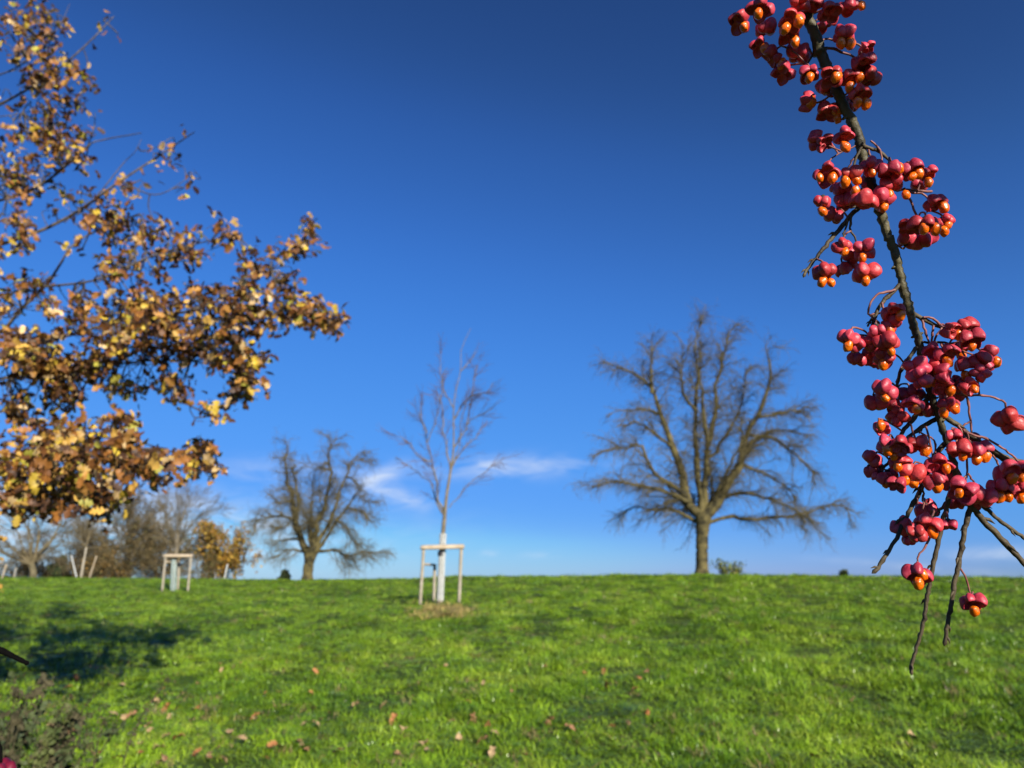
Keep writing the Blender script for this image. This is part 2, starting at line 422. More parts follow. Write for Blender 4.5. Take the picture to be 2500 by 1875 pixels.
tag(g, 'lush green meadow grass covering the slope up to the skyline', 'grass', kind='stuff')

# ------------------------------------------------------------------ bare trees
def limb_tubes(name, polys, radii, mat, parent, sides=7, n=14):
    """each limb its own part"""
    out = []
    for p, (ra, rb) in zip(polys, radii):
        q = smooth(p, n); t = np.linspace(0, 1, n); q[1:-1] += rng.normal(0, 1, (n - 2, 3)) * np.linalg.norm(q[-1] - q[0]) * .008
        rr = (ra + (rb - ra) * t**.8) * (1 + .1 * rng.normal(size=n))
        out.append(q)
        V, Fq = tubes(q, np.maximum(rr, .004), sides)
        MB().add(V, Fq).build(name, mat, parent, loc=None)
    return np.stack(out)
def px_tree(name, label, cat, conv, D, limbs, trunk, base_z_at, mats, twigs, seed, extra=0, extra_len=4, depth=.55, wpx=None):
    """a bare tree: limbs given in pixels at distance D, spread in depth; twigs grown on them"""
    global rng
    rng = np.random.default_rng(seed)
    tx, ty = conv(*trunk[0][:2]); root_p = PY(tx, ty, D); gz = float(zg(root_p[0], D)); root = empty(name, (0, 0, 0))
    tag(root, label, cat)
    k = D / FPX / conv.s
    tp = [np.array([root_p[0], D, gz - .15])]; tr = [trunk[0][2] * k * 1.6]
    for (a, b, w) in trunk: tp.append(PY(*conv(a, b), D)); tr.append(w * k)
    q = smooth(np.column_stack([np.array(tp), tr]), 22)
    rr = q[:, 3] * (1 + .05 * rng.normal(size=22))
    V, Fq = tubes(q[:, :3], rr, 12); MB().add(V, Fq).build('trunk', mats[0], root)
    crotch = q[-1, :3]
    polys, radii = [], []
    for L in limbs:
        r0, r1 = L[0][:2]; pts = [PY(*conv(a, b), D) for a, b in L[1:]]
        pts = np.array(pts); ext = np.abs(pts[:, 0] - pts[0, 0]) + .5 * np.abs(pts[:, 2] - pts[0, 2])
        sl = L[0][2] if len(L[0]) > 2 else rng.uniform(-depth, depth)
        P0 = pts.copy(); Ys = D + sl * ext + (.0 if len(L[0]) < 4 else L[0][3])
        for i in range(len(pts)): pts[i] = PY(*conv(*L[1 + i]), Ys[i])
        polys.append(pts); radii.append((r0 * k * LIMB, r1 * k * .7))
    for e in range(extra):                      # limbs that reach towards and away from the viewer
        a = rng.choice([-1, 1]) * (math.pi / 2) + rng.normal(0, .55); d = np.array([math.cos(a), math.sin(a), rng.uniform(.4, 1.5)]); d /= np.linalg.norm(d)
        pts = [crotch]; ln = extra_len * rng.uniform(.7, 1.2)
        for s in range(5):
            d = unit(d + rng.normal(0, .16, 3) + np.array([0, 0, .05])); pts.append(pts[-1] + d * ln / 5)
        polys.append(np.array(pts)); radii.append((12 * k, 3 * k))
    LP = limb_tubes('limb', polys, radii, mats[0], root)
    mb = MB(); src = LP; centre = crotch
    srcs = [(LP, 1.0)]
    for (n, ln, K, sp, dr, wob, ra, rb, tmin, ow) in twigs:
        wsum = sum(w for _, w in srcs); new = []
        for sarr, w in srcs:
            T = grow(sarr, max(8, int(n * w / wsum)), ln, K, sp, dr, wob, tmin if sarr is not LP else .12, .35, centre, ow)
            V, Fq = tubes(T, taper(T, ra, rb), 3 if ra < .02 else 4); mb.add(V, Fq); new.append(T)
        srcs = [(sarr, w * .45) for sarr, w in srcs] + [(np.concatenate(new), 1.0)]
    mb.build('crown', mats[1], root)
    return root, LP
LIMB = 1.0
class Conv:
    def __init__(s, ox, oy, sc): s.ox, s.oy, s.s = ox, oy, sc
    def __call__(s, a, b): return s.ox + a / s.s, s.oy + b / s.s
c3 = Conv(1350, 700, 2.304); c4 = Conv(550, 1000, 3.771); c2 = Conv(900, 780, 2.305)
BIG = [
 [(24, 3), (840, 1290), (740, 1180), (715, 1020), (660, 870), (600, 740), (540, 600), (450, 510), (340, 440), (250, 425)],
 [(9, 3), (540, 600), (540, 480), (540, 370), (548, 270)],
 [(18, 3, .1), (835, 1280), (815, 1130), (800, 950), (795, 700), (800, 450), (805, 250), (832, 190)],
 [(17, 4, -.1), (850, 1280), (862, 1100), (868, 900), (850, 700), (830, 500), (830, 300)],
 [(13, 3, .1), (868, 900), (900, 760), (935, 550), (960, 380), (1000, 250), (1050, 210)],
 [(26, 4), (860, 1280), (950, 1180), (1020, 1070), (1080, 940), (1110, 800), (1190, 680), (1235, 560), (1240, 450), (1215, 340)],
 [(13, 3), (1040, 1020), (1110, 910), (1180, 850), (1300, 800), (1420, 830)],
 [(12, 3), (770, 1210), (620, 1150), (520, 1130), (430, 1110), (300, 1100), (180, 1130)],
 [(10, 3), (830, 1330), (720, 1280), (650, 1250), (540, 1255), (440, 1240), (330, 1300)],
 [(10, 3), (870, 1330), (1000, 1300), (1130, 1290), (1300, 1290), (1450, 1260), (1600, 1225), (1760, 1280)],
 [(11, 3), (930, 1200), (1060, 1160), (1180, 1180), (1330, 1230), (1500, 1330)],
 [(8, 3), (1060, 1000), (1200, 1050), (1330, 1120), (1400, 1200)],
 [(12, 3), (735, 1170), (600, 1080), (510, 970), (480, 890), (400, 900), (280, 920), (190, 960)],
 [(9, 3), (660, 900), (560, 830), (450, 760), (370, 790)],
 [(8, 3), (590, 720), (500, 690), (400, 700)],
 [(9, 3), (1150, 740), (1260, 720), (1370, 700), (1450, 720)],
 [(9, 3), (1100, 830), (1250, 850), (1360, 920), (1480, 1030), (1510, 1120)],
 [(8, 3), (860, 1000), (940, 900), (1010, 800), (1080, 640), (1100, 450)],
 [(8, 2), (800, 700), (730, 600), (720, 450), (730, 330)],
]
BIG = [[L[0]] + [(840 + (a - 840) * .95, b) for a, b in L[1:]] for L in BIG]
D_BIG = 44.5
TW = [(420, 1.9, 6, .95, -.09, .36, .030, .013, .12, .5), (5200, 1.15, 5, 1.2, -.15, .40, .012, .007, .08, .3), (15000, .65, 5, 1.2, -.22, .38, .0068, .0044, .08, .2)]
LIMB = 1.35
px_tree('pear_tree', 'large bare wide-crowned tree on the crest at right with upright limbs', 'tree', c3, D_BIG, BIG,
        [(838, 1600, 37), (838, 1480, 33), (840, 1370, 36), (848, 1275, 50)], None, (M['bark_pear'], M['twig_pear']), TW, 11, extra=5, extra_len=5.5)
SMALL = [
 [(30, 4), (740, 1290), (690, 1200), (650, 1080), (620, 950), (600, 800), (545, 650), (535, 500), (540, 300)],
 [(14, 3), (640, 1050), (660, 900), (650, 700), (600, 560), (590, 430)],
 [(13, 3, .1), (790, 1270), (800, 1050), (790, 900), (805, 750), (815, 600)],
 [(22, 4), (810, 1270), (850, 1050), (900, 930), (960, 720), (985, 560), (970, 420), (1000, 320), (987, 255)],
 [(19, 3), (830, 1280), (920, 1120), (1010, 950), (1060, 750), (1130, 620), (1170, 500), (1240, 440), (1390, 470)],
 [(17, 3), (840, 1290), (960, 1160), (1060, 980), (1150, 900), (1230, 780), (1350, 860)],
 [(12, 3), (850, 1300), (1040, 1300), (1160, 1350), (1300, 1310), (1480, 1310)],
 [(11, 3), (740, 1310), (580, 1290), (460, 1350)],
 [(11, 3), (670, 1190), (520, 1200), (400, 1250)],
 [(12, 3), (625, 1020), (500, 980), (350, 1000), (230, 1040)],
 [(9, 3), (630, 1000), (520, 1090), (400, 1090)],
 [(9, 3), (605, 840), (500, 860), (430, 850)],
 [(9, 3), (1030, 1010), (1150, 1100), (1200, 1200), (1250, 1230)],
 [(9, 3), (1150, 900), (1300, 950), (1400, 1050)],
 [(9, 3), (985, 560), (900, 540), (830, 560)],
 [(9, 3), (1130, 620), (1200, 640), (1280, 720)],
]
SMALL = [[L[0]] + [(790 + (a - 790) * .93, b) for a, b in L[1:]] for L in SMALL]
TW2 = [(220, 1.9, 6, .95, -.06, .36, .035, .016, .1, .4), (2400, 1.3, 5, 1.2, -.12, .40, .016, .009, .08, .25), (10000, .75, 5, 1.2, -.2, .38, .0088, .0058, .08, .2)]
px_tree('pear_tree', 'bare round-crowned tree on the skyline left of the staked sapling', 'tree', c4, 66.0, SMALL,
        [(755, 1560, 52), (765, 1450, 46), (780, 1360, 52), (790, 1285, 85)], None, (M['bark_pear'], M['twig_pear']), TW2, 12, extra=3, extra_len=6)

LIMB = 1.0
# ------------------------------------------------------------------ sapling with tripod of stakes
GB = ground_hit(1075, 1474); D_Y = GB[1]
YOUNG = [
 [(7, 2), (426, 1105), (385, 1000), (370, 900), (330, 790), (305, 690), (290, 600), (240, 520)],
 [(5, 2), (420, 1100), (370, 1020), (330, 910), (270, 880), (200, 830), (100, 770)],
 [(4, 1.5), (330, 800), (250, 770), (180, 690), (90, 650)],
 [(5, 1.5), (462, 860), (440, 780), (420, 640), (400, 480), (400, 350), (430, 270)],
 [(5, 1.5), (470, 830), (530, 740), (620, 660), (690, 590)],
 [(5, 1.5), (480, 720), (540, 640), (590, 560), (700, 520), (780, 450)],
 [(5, 1.5), (480, 560), (540, 470), (620, 420), (690, 410), (740, 350)],
 [(3, 1.2), (455, 1060), (530, 980), (600, 910), (700, 850), (810, 770)],
 [(4, 1.5), (478, 500), (420, 420), (390, 330), (385, 180)],
 [(4, 1.5), (518, 290), (580, 230), (620, 170)],
 [(4, 1.5), (560, 620), (580, 500), (600, 380), (620, 260)],
 [(3.5, 1.5), (305, 690), (360, 560), (380, 460), (350, 400)],
 [(3.5, 1.5), (300, 640), (260, 540), (270, 430)],
 [(4, 1.5), (465, 850), (520, 680), (530, 540), (570, 430)],
]
YOUNG = [[L[0]] + [(415 + (1250 - b) * .11 + (a - 415 - (1250 - b) * .11) * .86, b) for a, b in L[1:]] for L in YOUNG]
TW3 = [(150, .7, 5, .5, .06, .12, .0065, .0042, .2, .25), (900, .4, 4, .5, .05, .14, .0044, .003, .15, .25)]
px_tree('young_tree', 'young bare tree rising from the nearest stake frame in the middle', 'tree', c2, D_Y, YOUNG,
        [(402, 1575, 15), (408, 1400, 14), (415, 1250, 12.5), (428, 1105, 10), (440, 980, 8.5), (460, 860, 7), (478, 720, 5), (478, 500, 3.5), (495, 380, 2.8), (518, 290, 2.3), (520, 160, 1.8), (540, 120, 1.5), (575, 50, 1.0)],
        None, (M['bark_young'], M['twig_young']), TW3, 13, depth=.5)
def log(a, b, r, n=8, half=None):
    a, b = np.asarray(a, float), np.asarray(b, float); t = np.linspace(0, 1, n)[:, None]
    P = a + (b - a) * t; P = np.vstack([P[:1] + (a - b) * 1e-4, P, P[-1:] + (b - a) * 1e-4])
    rr = np.concatenate([[.0005], np.full(n, r), [.0005]]) * np.concatenate([[1], 1 + .03 * rng.normal(size=n), [1]])
    return tubes(P, rr, 12)
def part(name, m, parent, *geo, loc=None):
    mb = MB()
    for V, Fq in geo: mb.add(V, Fq)
    return mb.build(name, m, parent, loc)
def guard_net(label, base, top, rad, m, cells):
    """white diamond net wrapped round a trunk: a net of helical strips"""
    mb = MB(); n = 90; t = np.linspace(0, 1, n); b, tp = np.asarray(base, float), np.asarray(top, float); H = np.linalg.norm(tp - b)
    turns = H / (rad * 6.283) * .9
    for sgn in (-1, 1):
        for k in range(cells):
            a = sgn * t * turns * 6.283 + k * 6.283 / cells
            P = b + (tp - b) * t[:, None] + np.stack([rad * np.cos(a), rad * np.sin(a), 0 * a], 1)
            V, Fq = tubes(P, np.full(n, .0115), 4); mb.add(V, Fq)
    o = mb.build('trunk_guard', m); tag(o, label, 'trunk guard', 'net guards on young trunks'); return o
def frame(label, lpx, rpx, rear, D, hl, hr, pr, group):
    """tripod: two front posts joined by a half-log on top, a shorter rear post with its own rail"""
    root = empty('tree_support'); tag(root, label, 'stake frame', group)
    (lb, lt), (rb, rt) = lpx, rpx
    A0, A1 = PY(*lb, D[0]), PY(*lt, D[0]); B0, B1 = PY(*rb, D[1]), PY(*rt, D[1])
    A0[2] = float(zg(A0[0], A0[1])) - .05; B0[2] = float(zg(B0[0], B0[1])) - .05
    C0, C1 = PY(*rear[0], D[2]), PY(*rear[1], D[2]); C0[2] = float(zg(C0[0], C0[1])) - .05
    for p, q in ((A0, A1), (B0, B1), (C0, C1)): part('post', M['wood_grey'], root, log(p, q, pr))
    u_ = unit(B1 - A1)
    part('crossbar', M['wood'], root, log(A1 - u_ * .09 + [0, -.07, 0], B1 + u_ * .09 + [0, -.07, 0], pr * 1.25))
    part('crossbar', M['wood'], root, log(A1 - u_ * .05 + [0, .07, .05], B1 + u_ * .05 + [0, .09, .05], pr * .8))
    k = (C1[2] - .04 - A0[2]) / (A1[2] - A0[2]); Q = A0 + (A1 - A0) * k
    part('rail', M['wood'], root, log(Q + [0, .06, 0], C1 + unit(C1 - Q) * .08 + [0, 0, -.02], pr * .75))
    return root
s2 = lambda a, b: c2(a, b)
frame('nearest pale wooden tripod stake frame around the sapling in the middle', (s2(288, 1625), s2(310, 1285)), (s2(508, 1600), s2(522, 1280)), (s2(368, 1560), s2(372, 1378)),
      (D_Y - .35, D_Y - .1, D_Y + 1.25), 0, 0, .05, 'tripod stake frames')
nb, ntp = PY(*s2(402, 1582), D_Y), PY(*s2(419, 1205), D_Y)
guard_net('white diamond net wrapped around the sapling trunk in the middle', nb, ntp, .095, M['plastic_white'], 9)
st = PY(*s2(409, 1318), D_Y)
sm = MB(); V, Fq = tubes(np.array([st + [0, 0, -.07], st + [0, 0, .07]]), np.array([.115, .115]), 16); sm.add(V, Fq)
tag(sm.build('tree_tie', M['strap']), 'black tie band around the white net of the middle sapling', 'tree tie')
# straw mulch at its foot
pp = np.array([ground_hit(a, b) for a, b in zip(rng.normal(1085, 36, 150), rng.normal(1496, 9, 150))])
DC = tuft_coll('straw tufts', [(24, .07, .10, 1.4, .0035), (20, .10, .09, 1.6, .0035)], M['straw'])
g = scatter('dry_grass', pp, np.full((150, 3), 1.9) * (.7 + .5 * rng.random((150, 1))), DC, M['straw'])
tag(g, 'straw-coloured dry grass at the foot of the middle stake frame', 'dry grass', kind='stuff')

# second sapling and frame, further left
c1 = Conv(0, 1150, 3.16)
GB2 = ground_hit(425, 1443); D2 = GB2[1]
frame('smaller tripod stake frame in front of the hedge at left', (c1(1250, 940), c1(1278, 655)), (c1(1450, 915), c1(1475, 655)), (c1(1375, 895), c1(1382, 700)),
      (D2 - .4, D2 - .1, D2 + .8), 0, 0, .055, 'tripod stake frames')
guard_net('pale green net wrapped around the trunk in the left stake frame', PY(*c1(1335, 925), D2), PY(*c1(1345, 675), D2), .12, M['plastic_teal'], 9)
px_tree('young_tree', 'young bare tree in the left stake frame before the hedge', 'tree', c1, D2,
        [[(5, 2), (1362, 620), (1340, 480), (1290, 380), (1265, 250)], [(5, 2), (1368, 560), (1400, 400), (1440, 260), (1450, 170)], [(4, 2), (1365, 600), (1430, 480), (1520, 360), (1590, 320)],
         [(4, 2), (1362, 640), (1300, 560), (1230, 480), (1190, 380)], [(4, 2), (1366, 520), (1370, 380), (1360, 250)], [(4, 2), (1366, 590), (1470, 500), (1560, 470)]],
        [(1335, 920, 14), (1345, 750, 13), (1360, 640, 11), (1366, 540, 9), (1370, 440, 7)], None, (M['bark_young'], M['twig_grey']),
        [(80, 1.0, 5, .6, .03, .16, .012, .006, .2, .3), (380, .6, 4, .7, .0, .2, .007, .004, .15, .3)], 14)

# far leaning stakes and thin trunks at the left edge
def stake(label, pts, Y, r, m, kind='stake', group='far leaning stakes'):
    P = np.array([PY(*c1(a, b), Y) for a, b in pts]); P[0, 2] = min(P[0, 2], float(zg(P[0, 0], P[0, 1]))) - .05
    V, Fq = log(P[0], P[-1], r * .62); o = MB().add(V, Fq).build('stake', m)
    tag(o, label, 'stake', group)
stake('pale leaning stake right of the thin leaning trunk at left', [(690, 805), (745, 655)], 60, .07, M['wood'])
stake('short white stake leaning left at the left hedge', [(600, 810), (550, 650)], 62, .06, M['plastic_white'])
stake('white stake slanting in front of the orange tree', [(1728, 835), (1755, 720)], 66, .08, M['plastic_white'])
stake('stubby grey stake under the orange tree', [(1655, 830), (1665, 790)], 67, .06, M['wood_grey'])
stake('whitish stake at the far left edge by the bare tree', [(15, 825), (50, 720)], 55, .08, M['wood'])
stake('short brown stake between the far left trees', [(108, 812), (125, 745)], 58, .09, M['wood_grey'])

def crown_tree(name, label, px, top, hw, D, seed, mats, nl=9, tw=(120, 1000, 4000), lean=0, leaf=None, nleaf=0, leafsize=.16, crotch=.22, dense=1.0, flat=.55, tr=.16, ul=None, group=None):
    """distant tree: trunk, spreading limbs to a crown envelope, twigs, optional withered foliage"""
    global rng
    rng = np.random.default_rng(seed)
    base = on_ground(px, D); T = PY(px + lean, top, D); H = T[2] - base[2]; hwm = hw * D / FPX
    root = empty(name); tag(root, label, 'tree', group)
    cr = base + [(T[0] - base[0]) * crotch, 0, H * crotch]
    V, Fq = tubes(smooth(np.array([base - [0, 0, .2], base + [.02, 0, H * crotch * .5], cr]), 8), np.linspace(tr * 1.3, tr, 8), 10)
    MB().add(V, Fq).build('trunk', mats[0], root)
    polys = []; cen = base + [T[0] - base[0], 0, H * .58]
    for i in range(nl):
        a = i / nl * 6.283 + rng.normal(0, .3); e = rng.uniform(.15, 1.45)
        tip = cen + np.array([hwm * math.cos(a) * math.cos(e), hwm * math.sin(a) * math.cos(e), H * .42 * (math.sin(e) * 1.35 - .35)])
        mid = cr + (tip - cr) * .5 + np.array([0, 0, -.1 * H * flat]) * rng.uniform(-.5, .6) + rng.normal(0, .06 * hwm, 3)
        polys.append(smooth(np.array([cr, cr + (mid - cr) * .55 + rng.normal(0, .03 * hwm, 3), mid, mid + (tip - mid) * .5 + rng.normal(0, .05 * hwm, 3), tip]), 10))
    LP = np.stack(polys); mb = MB()
    V, Fq = tubes(LP, taper(LP, tr * .5, .02), 6); mb.add(V, Fq)
    src = LP; ln = .42 * hwm + .1 * H
    for n, r0, r1 in zip(tw, (.03, .016, .010), (.015, .008, .005)):
        Tt = grow(src, n, ln, 5, .85, -.03, .25, .15, .3, cen, .45); V, Fq = tubes(Tt, taper(Tt, r0, r1), 3); mb.add(V, Fq); src = Tt; ln *= .5
    mb.build('crown', mats[1], root)
    if nleaf:
        i = rng.integers(0, len(src), nleaf); P = src[i, rng.integers(1, 5, nleaf)] + rng.normal(0, leafsize * .8, (nleaf, 3))
        leaf_cloud('foliage', P, leafsize, leaf, root)
    return root
LEAF_T = np.array([0, .12, .28, .4, .54, .66, .8, .9, 1.0]); LEAF_W = np.array([.015, .10, .29, .12, .38, .15, .32, .17, .03])
def leaf_template():
    V = []
    for t, w in zip(LEAF_T, LEAF_W):
        V += [(-w, t, .28 * w), (0, t, 0), (w, t, .28 * w)]
    V = np.array(V); V[:, 2] += -.30 * V[:, 1]**2 + .04 * np.sin(V[:, 1] * 12)
    Fq = []
    for k in range(len(LEAF_T) - 1):
        a = 3 * k; Fq += [(a, a + 1, a + 4, a + 3), (a + 1, a + 2, a + 5, a + 4)]
    return V, np.array(Fq)
def leaf_cloud(name, P, size, cols, parent, dirs=None, mat=None, up=.55, lobed=False):
    n = len(P)
    Y = rand_dir(n) if dirs is None else unit(dirs + .55 * rand_dir(n))
    Z = unit(rand_dir(n) * .9 + np.array([.1, -.35, up])); X = unit(np.cross(Y, Z)); Z = np.cross(X, Y)
    if lobed: T, Fq = leaf_template()
    else: T, Fq = np.array([(0, 0, 0), (.36, .45, .06), (0, 1, -.1), (-.36, .45, .06)]), np.array([[0, 1, 2, 3]])
    s = (size * (.6 + .7 * rng.random(n)))[:, None, None]
    curl = (.3 + 1.6 * rng.random(n))[:, None, None]
    V = P[:, None] + s * (T[None, :, :1] * X[:, None] + T[None, :, 1:2] * Y[:, None] + curl * T[None, :, 2:] * Z[:, None])
    m = len(T); Fa = (Fq[None] + (np.arange(n) * m)[:, None, None]).reshape(-1, Fq.shape[1])
    pal = np.array([c[1:] for c in cols]); w = np.array([c[0] for c in cols]); ci = rng.choice(len(cols), n, p=w / w.sum())
    C = pal[ci] * (.55 + .55 * rng.random((n, 1)))
    return MB().add(V.reshape(-1, 3), Fa, np.repeat(C, m, 0)).build(name, mat or M['leaf_far'], parent)

ORG = [(4, .33, .18, .02), (3, .26, .13, .018), (2.5, .40, .26, .03), (1.6, .17, .16, .03)]
BRN = [(4, .145, .105, .045), (3, .19, .13, .05), (2, .12, .095, .04), (1.5, .14, .14, .045)]
GRN = [(3, .03, .05, .018), (2, .05, .075, .025), (1, .08, .10, .03)]
g1 = (M['bark_grey'], M['twig_grey']); g2 = (M['bark_grey'], M['twig_brown'])
crown_tree('orchard_tree', 'bare branching tree at the far left below the oak boughs', 78, 1215, 125, 78, 21, g1, 11, (130, 1100, 4500), tr=.3)
crown_tree('orchard_tree', 'thin bare tree between the far left tree and the brown bushy tree', 178, 1262, 75, 84, 22, g1, 8, (70, 500, 1800), tr=.12)
crown_tree('bushy_tree', 'dense brown bushy tree left of the small stake frame', 312, 1232, 85, 88, 23, g2, 14, (240, 2600, 9000), leaf=BRN, nleaf=4600, leafsize=.22, crotch=.08, tr=.2, lean=10)
crown_tree('orchard_tree', 'tall bare tree directly behind the small stake frame', 425, 1205, 85, 92, 24, g1, 10, (130, 1100, 4200), tr=.22, lean=15)
crown_tree('bushy_tree', 'low brown thicket tree filling the gap behind the left stake frame', 385, 1310, 70, 95, 27, g2, 12, (200, 1600, 6000), leaf=BRN, nleaf=3400, leafsize=.24, crotch=.05, tr=.14)
crown_tree('orange_tree', 'orange-leaved autumn tree at the right end of the hedge', 550, 1290, 64, 90, 25, g2, 11, (120, 900, 2500), leaf=ORG, nleaf=5200, leafsize=.30, crotch=.08, tr=.18)
crown_tree('bushy_tree', 'olive brown bush between the bare tree and the orange tree', 487, 1338, 48, 88, 26, g2, 9, (90, 600, 1600), leaf=BRN[:2] + [(4, .10, .11, .03)], nleaf=1500, leafsize=.22, crotch=.05, tr=.1)
crown_tree('young_tree', 'slim pale leaning trunk beside the leaning stakes at left', 196, 1275, 42, 61, 28, (M['wood_grey'], M['twig_grey']), 6, (40, 200, 600), tr=.075, crotch=.55, lean=26)
crown_tree('bushy_tree', 'low bronze bush at the foot of the far left tree', 40, 1360, 60, 82, 29, g2, 10, (120, 900, 2600), leaf=BRN, nleaf=2000, leafsize=.2, crotch=.05, tr=.08)
crown_tree('bushy_tree', 'low rusty bush beneath the brown bushy tree', 250, 1372, 62, 86, 30, g2, 10, (120, 900, 2600), leaf=BRN[:2] + ORG[:1], nleaf=2200, leafsize=.2, crotch=.05, tr=.08)
def evergreen(label, px, top, hw, D, seed, n=1400):
    global rng
    rng = np.random.default_rng(seed); b = on_ground(px, D); T = PY(px, top, D); H = T[2] - b[2]; w = hw * D / FPX
    root = empty('evergreen_tree'); tag(root, label, 'tree', 'dark evergreens on the skyline')
    V, Fq = tubes(np.array([b - [0, 0, .2], b + [0, 0, H * .9]]), np.array([.15, .03]), 6); MB().add(V, Fq).build('trunk', M['bark_grey'], root)
    t = rng.random(n)**.8; a = rng.random(n) * 6.283; rr = w * (1 - t)**.6 * np.sqrt(rng.random(n)) * (1 + .25 * np.sin(a * 3 + t * 9))
    leaf_cloud('foliage', b + np.stack([rr * np.cos(a), rr * np.sin(a), .15 * H + .85 * H * t], 1), .45, GRN, root)
crown_tree('bushy_tree', 'tawny bush filling the hedge line just left of the brown bushy tree', 236, 1318, 52, 92, 61, g2, 10, (120, 1000, 3600), leaf=BRN, nleaf=2200, leafsize=.22, crotch=.05, tr=.1)
crown_tree('bushy_tree', 'low bronze bush behind the slim leaning trunk', 150, 1378, 55, 90, 62, g2, 9, (90, 600, 1600), leaf=BRN + GRN[:1], nleaf=1500, leafsize=.2, crotch=.05, tr=.08)
evergreen('dark evergreen on the skyline between the far left trees', 143, 1363, 26, 100, 31)
evergreen('low dark evergreen left of the leaning stakes', 120, 1382, 16, 104, 32)
evergreen('small dark evergreen peeking over the crest left of the round-crowned tree', 694, 1396, 14, 92, 33, 1000)
evergreen('tiny dark evergreen tip on the skyline right of the largest tree', 2062, 1397, 5, 75, 34, 260)
# bush at the foot of the big tree
rng = np.random.default_rng(40)
bb = on_ground(1775, D_BIG + .5); root = empty('shrub'); tag(root, 'low green shrub at the foot of the largest tree', 'shrub')
St = np.repeat((bb + rng.normal(0, .35, (14, 3)) * [1.6, .7, 0])[:, None], 2, 1); St[:, 1] += np.array([0, 0, .4]) + rng.normal(0, .2, (14, 3))
Tt = grow(St, 90, .7, 4, .9, .03, .2); V, Fq = tubes(Tt, taper(Tt, .012, .006), 3); MB().add(V, Fq).build('stem', M['twig_grey'], root)
P = Tt[rng.integers(0, 90, 900), rng.integers(1, 4, 900)] + rng.normal(0, .09, (900, 3))
leaf_cloud('foliage', P, .13, [(3, .10, .15, .025), (2, .16, .21, .035), (1, .26, .24, .05)], root)

# ------------------------------------------------------------------ oak at left
rng = np.random.default_rng(50)
OAK = [(3.4, .18, .07, .018), (3.2, .29, .12, .024), (2.2, .42, .21, .045), (1.6, .56, .34, .07), (1.3, .62, .44, .05), (.8, .38, .35, .05), (4.2, .07, .032, .014), (1.0, .60, .42, .20)]
oak = empty('oak_tree'); tag(oak, 'large oak with golden brown autumn leaves reaching in from the left', 'tree')
BR = [
 (7.0, 7, 2, [(-160, 640), (0, 598), (150, 540), (290, 445), (400, 372), (475, 322)]),
 (7.0, 3, 1, [(245, 470), (300, 400), (330, 370), (345, 340)]),
 (7.3, 8, 2, [(-150, 900), (0, 812), (60, 745), (110, 700), (150, 640), (175, 600), (240, 560), (320, 530)]),
 (6.9, 5, 2, [(110, 700), (240, 682), (370, 625), (480, 595), (590, 570)]),
 (6.8, 6, 2, [(-160, 870), (0, 842), (150, 825), (300, 780), (440, 765), (560, 720), (680, 645), (770, 570)]),
 (6.6, 4, 1, [(440, 785), (560, 775), (700, 770), (830, 782)]),
 (7.1, 6, 2, [(-150, 960), (0, 925), (200, 900), (380, 880), (520, 890), (590, 930), (515, 1015)]),
 (6.7, 6, 2, [(-150, 1200), (0, 1170), (90, 1185), (200, 1120), (330, 1090), (450, 1110), (530, 1145)]),
 (6.9, 4, 1, [(-100, 1240), (0, 1230), (130, 1220), (250, 1255)]),
 (7.4, 6, 2, [(-160, 330), (0, 255), (120, 185), (210, 110), (278, 40)]),
 (7.4, 4, 1, [(-100, 210), (50, 160), (140, 70), (170, 10)]),
 (7.3, 6, 2, [(-160, 520), (0, 490), (110, 445), (200, 370), (235, 345), (345, 325)]),
 (7.3, 3, 1, [(215, 355), (230, 310), (232, 275)]),
 (7.2, 4, 1, [(-100, 290), (0, 285), (90, 270), (190, 260)]),
 (6.8, 4, 1, [(300, 445), (385, 475), (480, 420)]),
]
trunk_b = np.array([-8.6, 7.2, 0.0]); trunk_b[2] = zg(-8.6, 7.2)
tp = smooth(np.array([trunk_b - [0, 0, .2], trunk_b + [.1, 0, 1.2], trunk_b + [.0, .1, 3.0], trunk_b + [.15, 0, 5.5], trunk_b + [0, .1, 8.5]]), 16)
V, Fq = tubes(tp, np.linspace(.34, .10, 16) * np.concatenate([[1.4, 1.15], np.ones(14)]), 14); MB().add(V, Fq).build('trunk', M['bark_oak'], oak)
pts_all = []
for (D, w0, w1, pl) in BR:
    P = np.array([PY(a, b, D + .25 * rng.normal()) for a, b in pl])
    if pl[0][0] < -50:                              # carry it on to the trunk outside the frame
        h = P[0, 2] - .9; k = np.clip((h - trunk_b[2]) / 8.5, .15, .95); j = tp[int(k * 15)]
        P = np.vstack([j, (j + P[0]) / 2 + [0, 0, .15], P])
        w0 = w0 * 1.9
    q = smooth(P, 26); kpx = 7.0 / FPX
    rr = np.linspace(w0, w1, 26) * kpx * .62
    V, Fq = tubes(q, rr, 7); MB().add(V, Fq).build('branch', M['bark_oak'], oak)
    pts_all.append(q[3:])
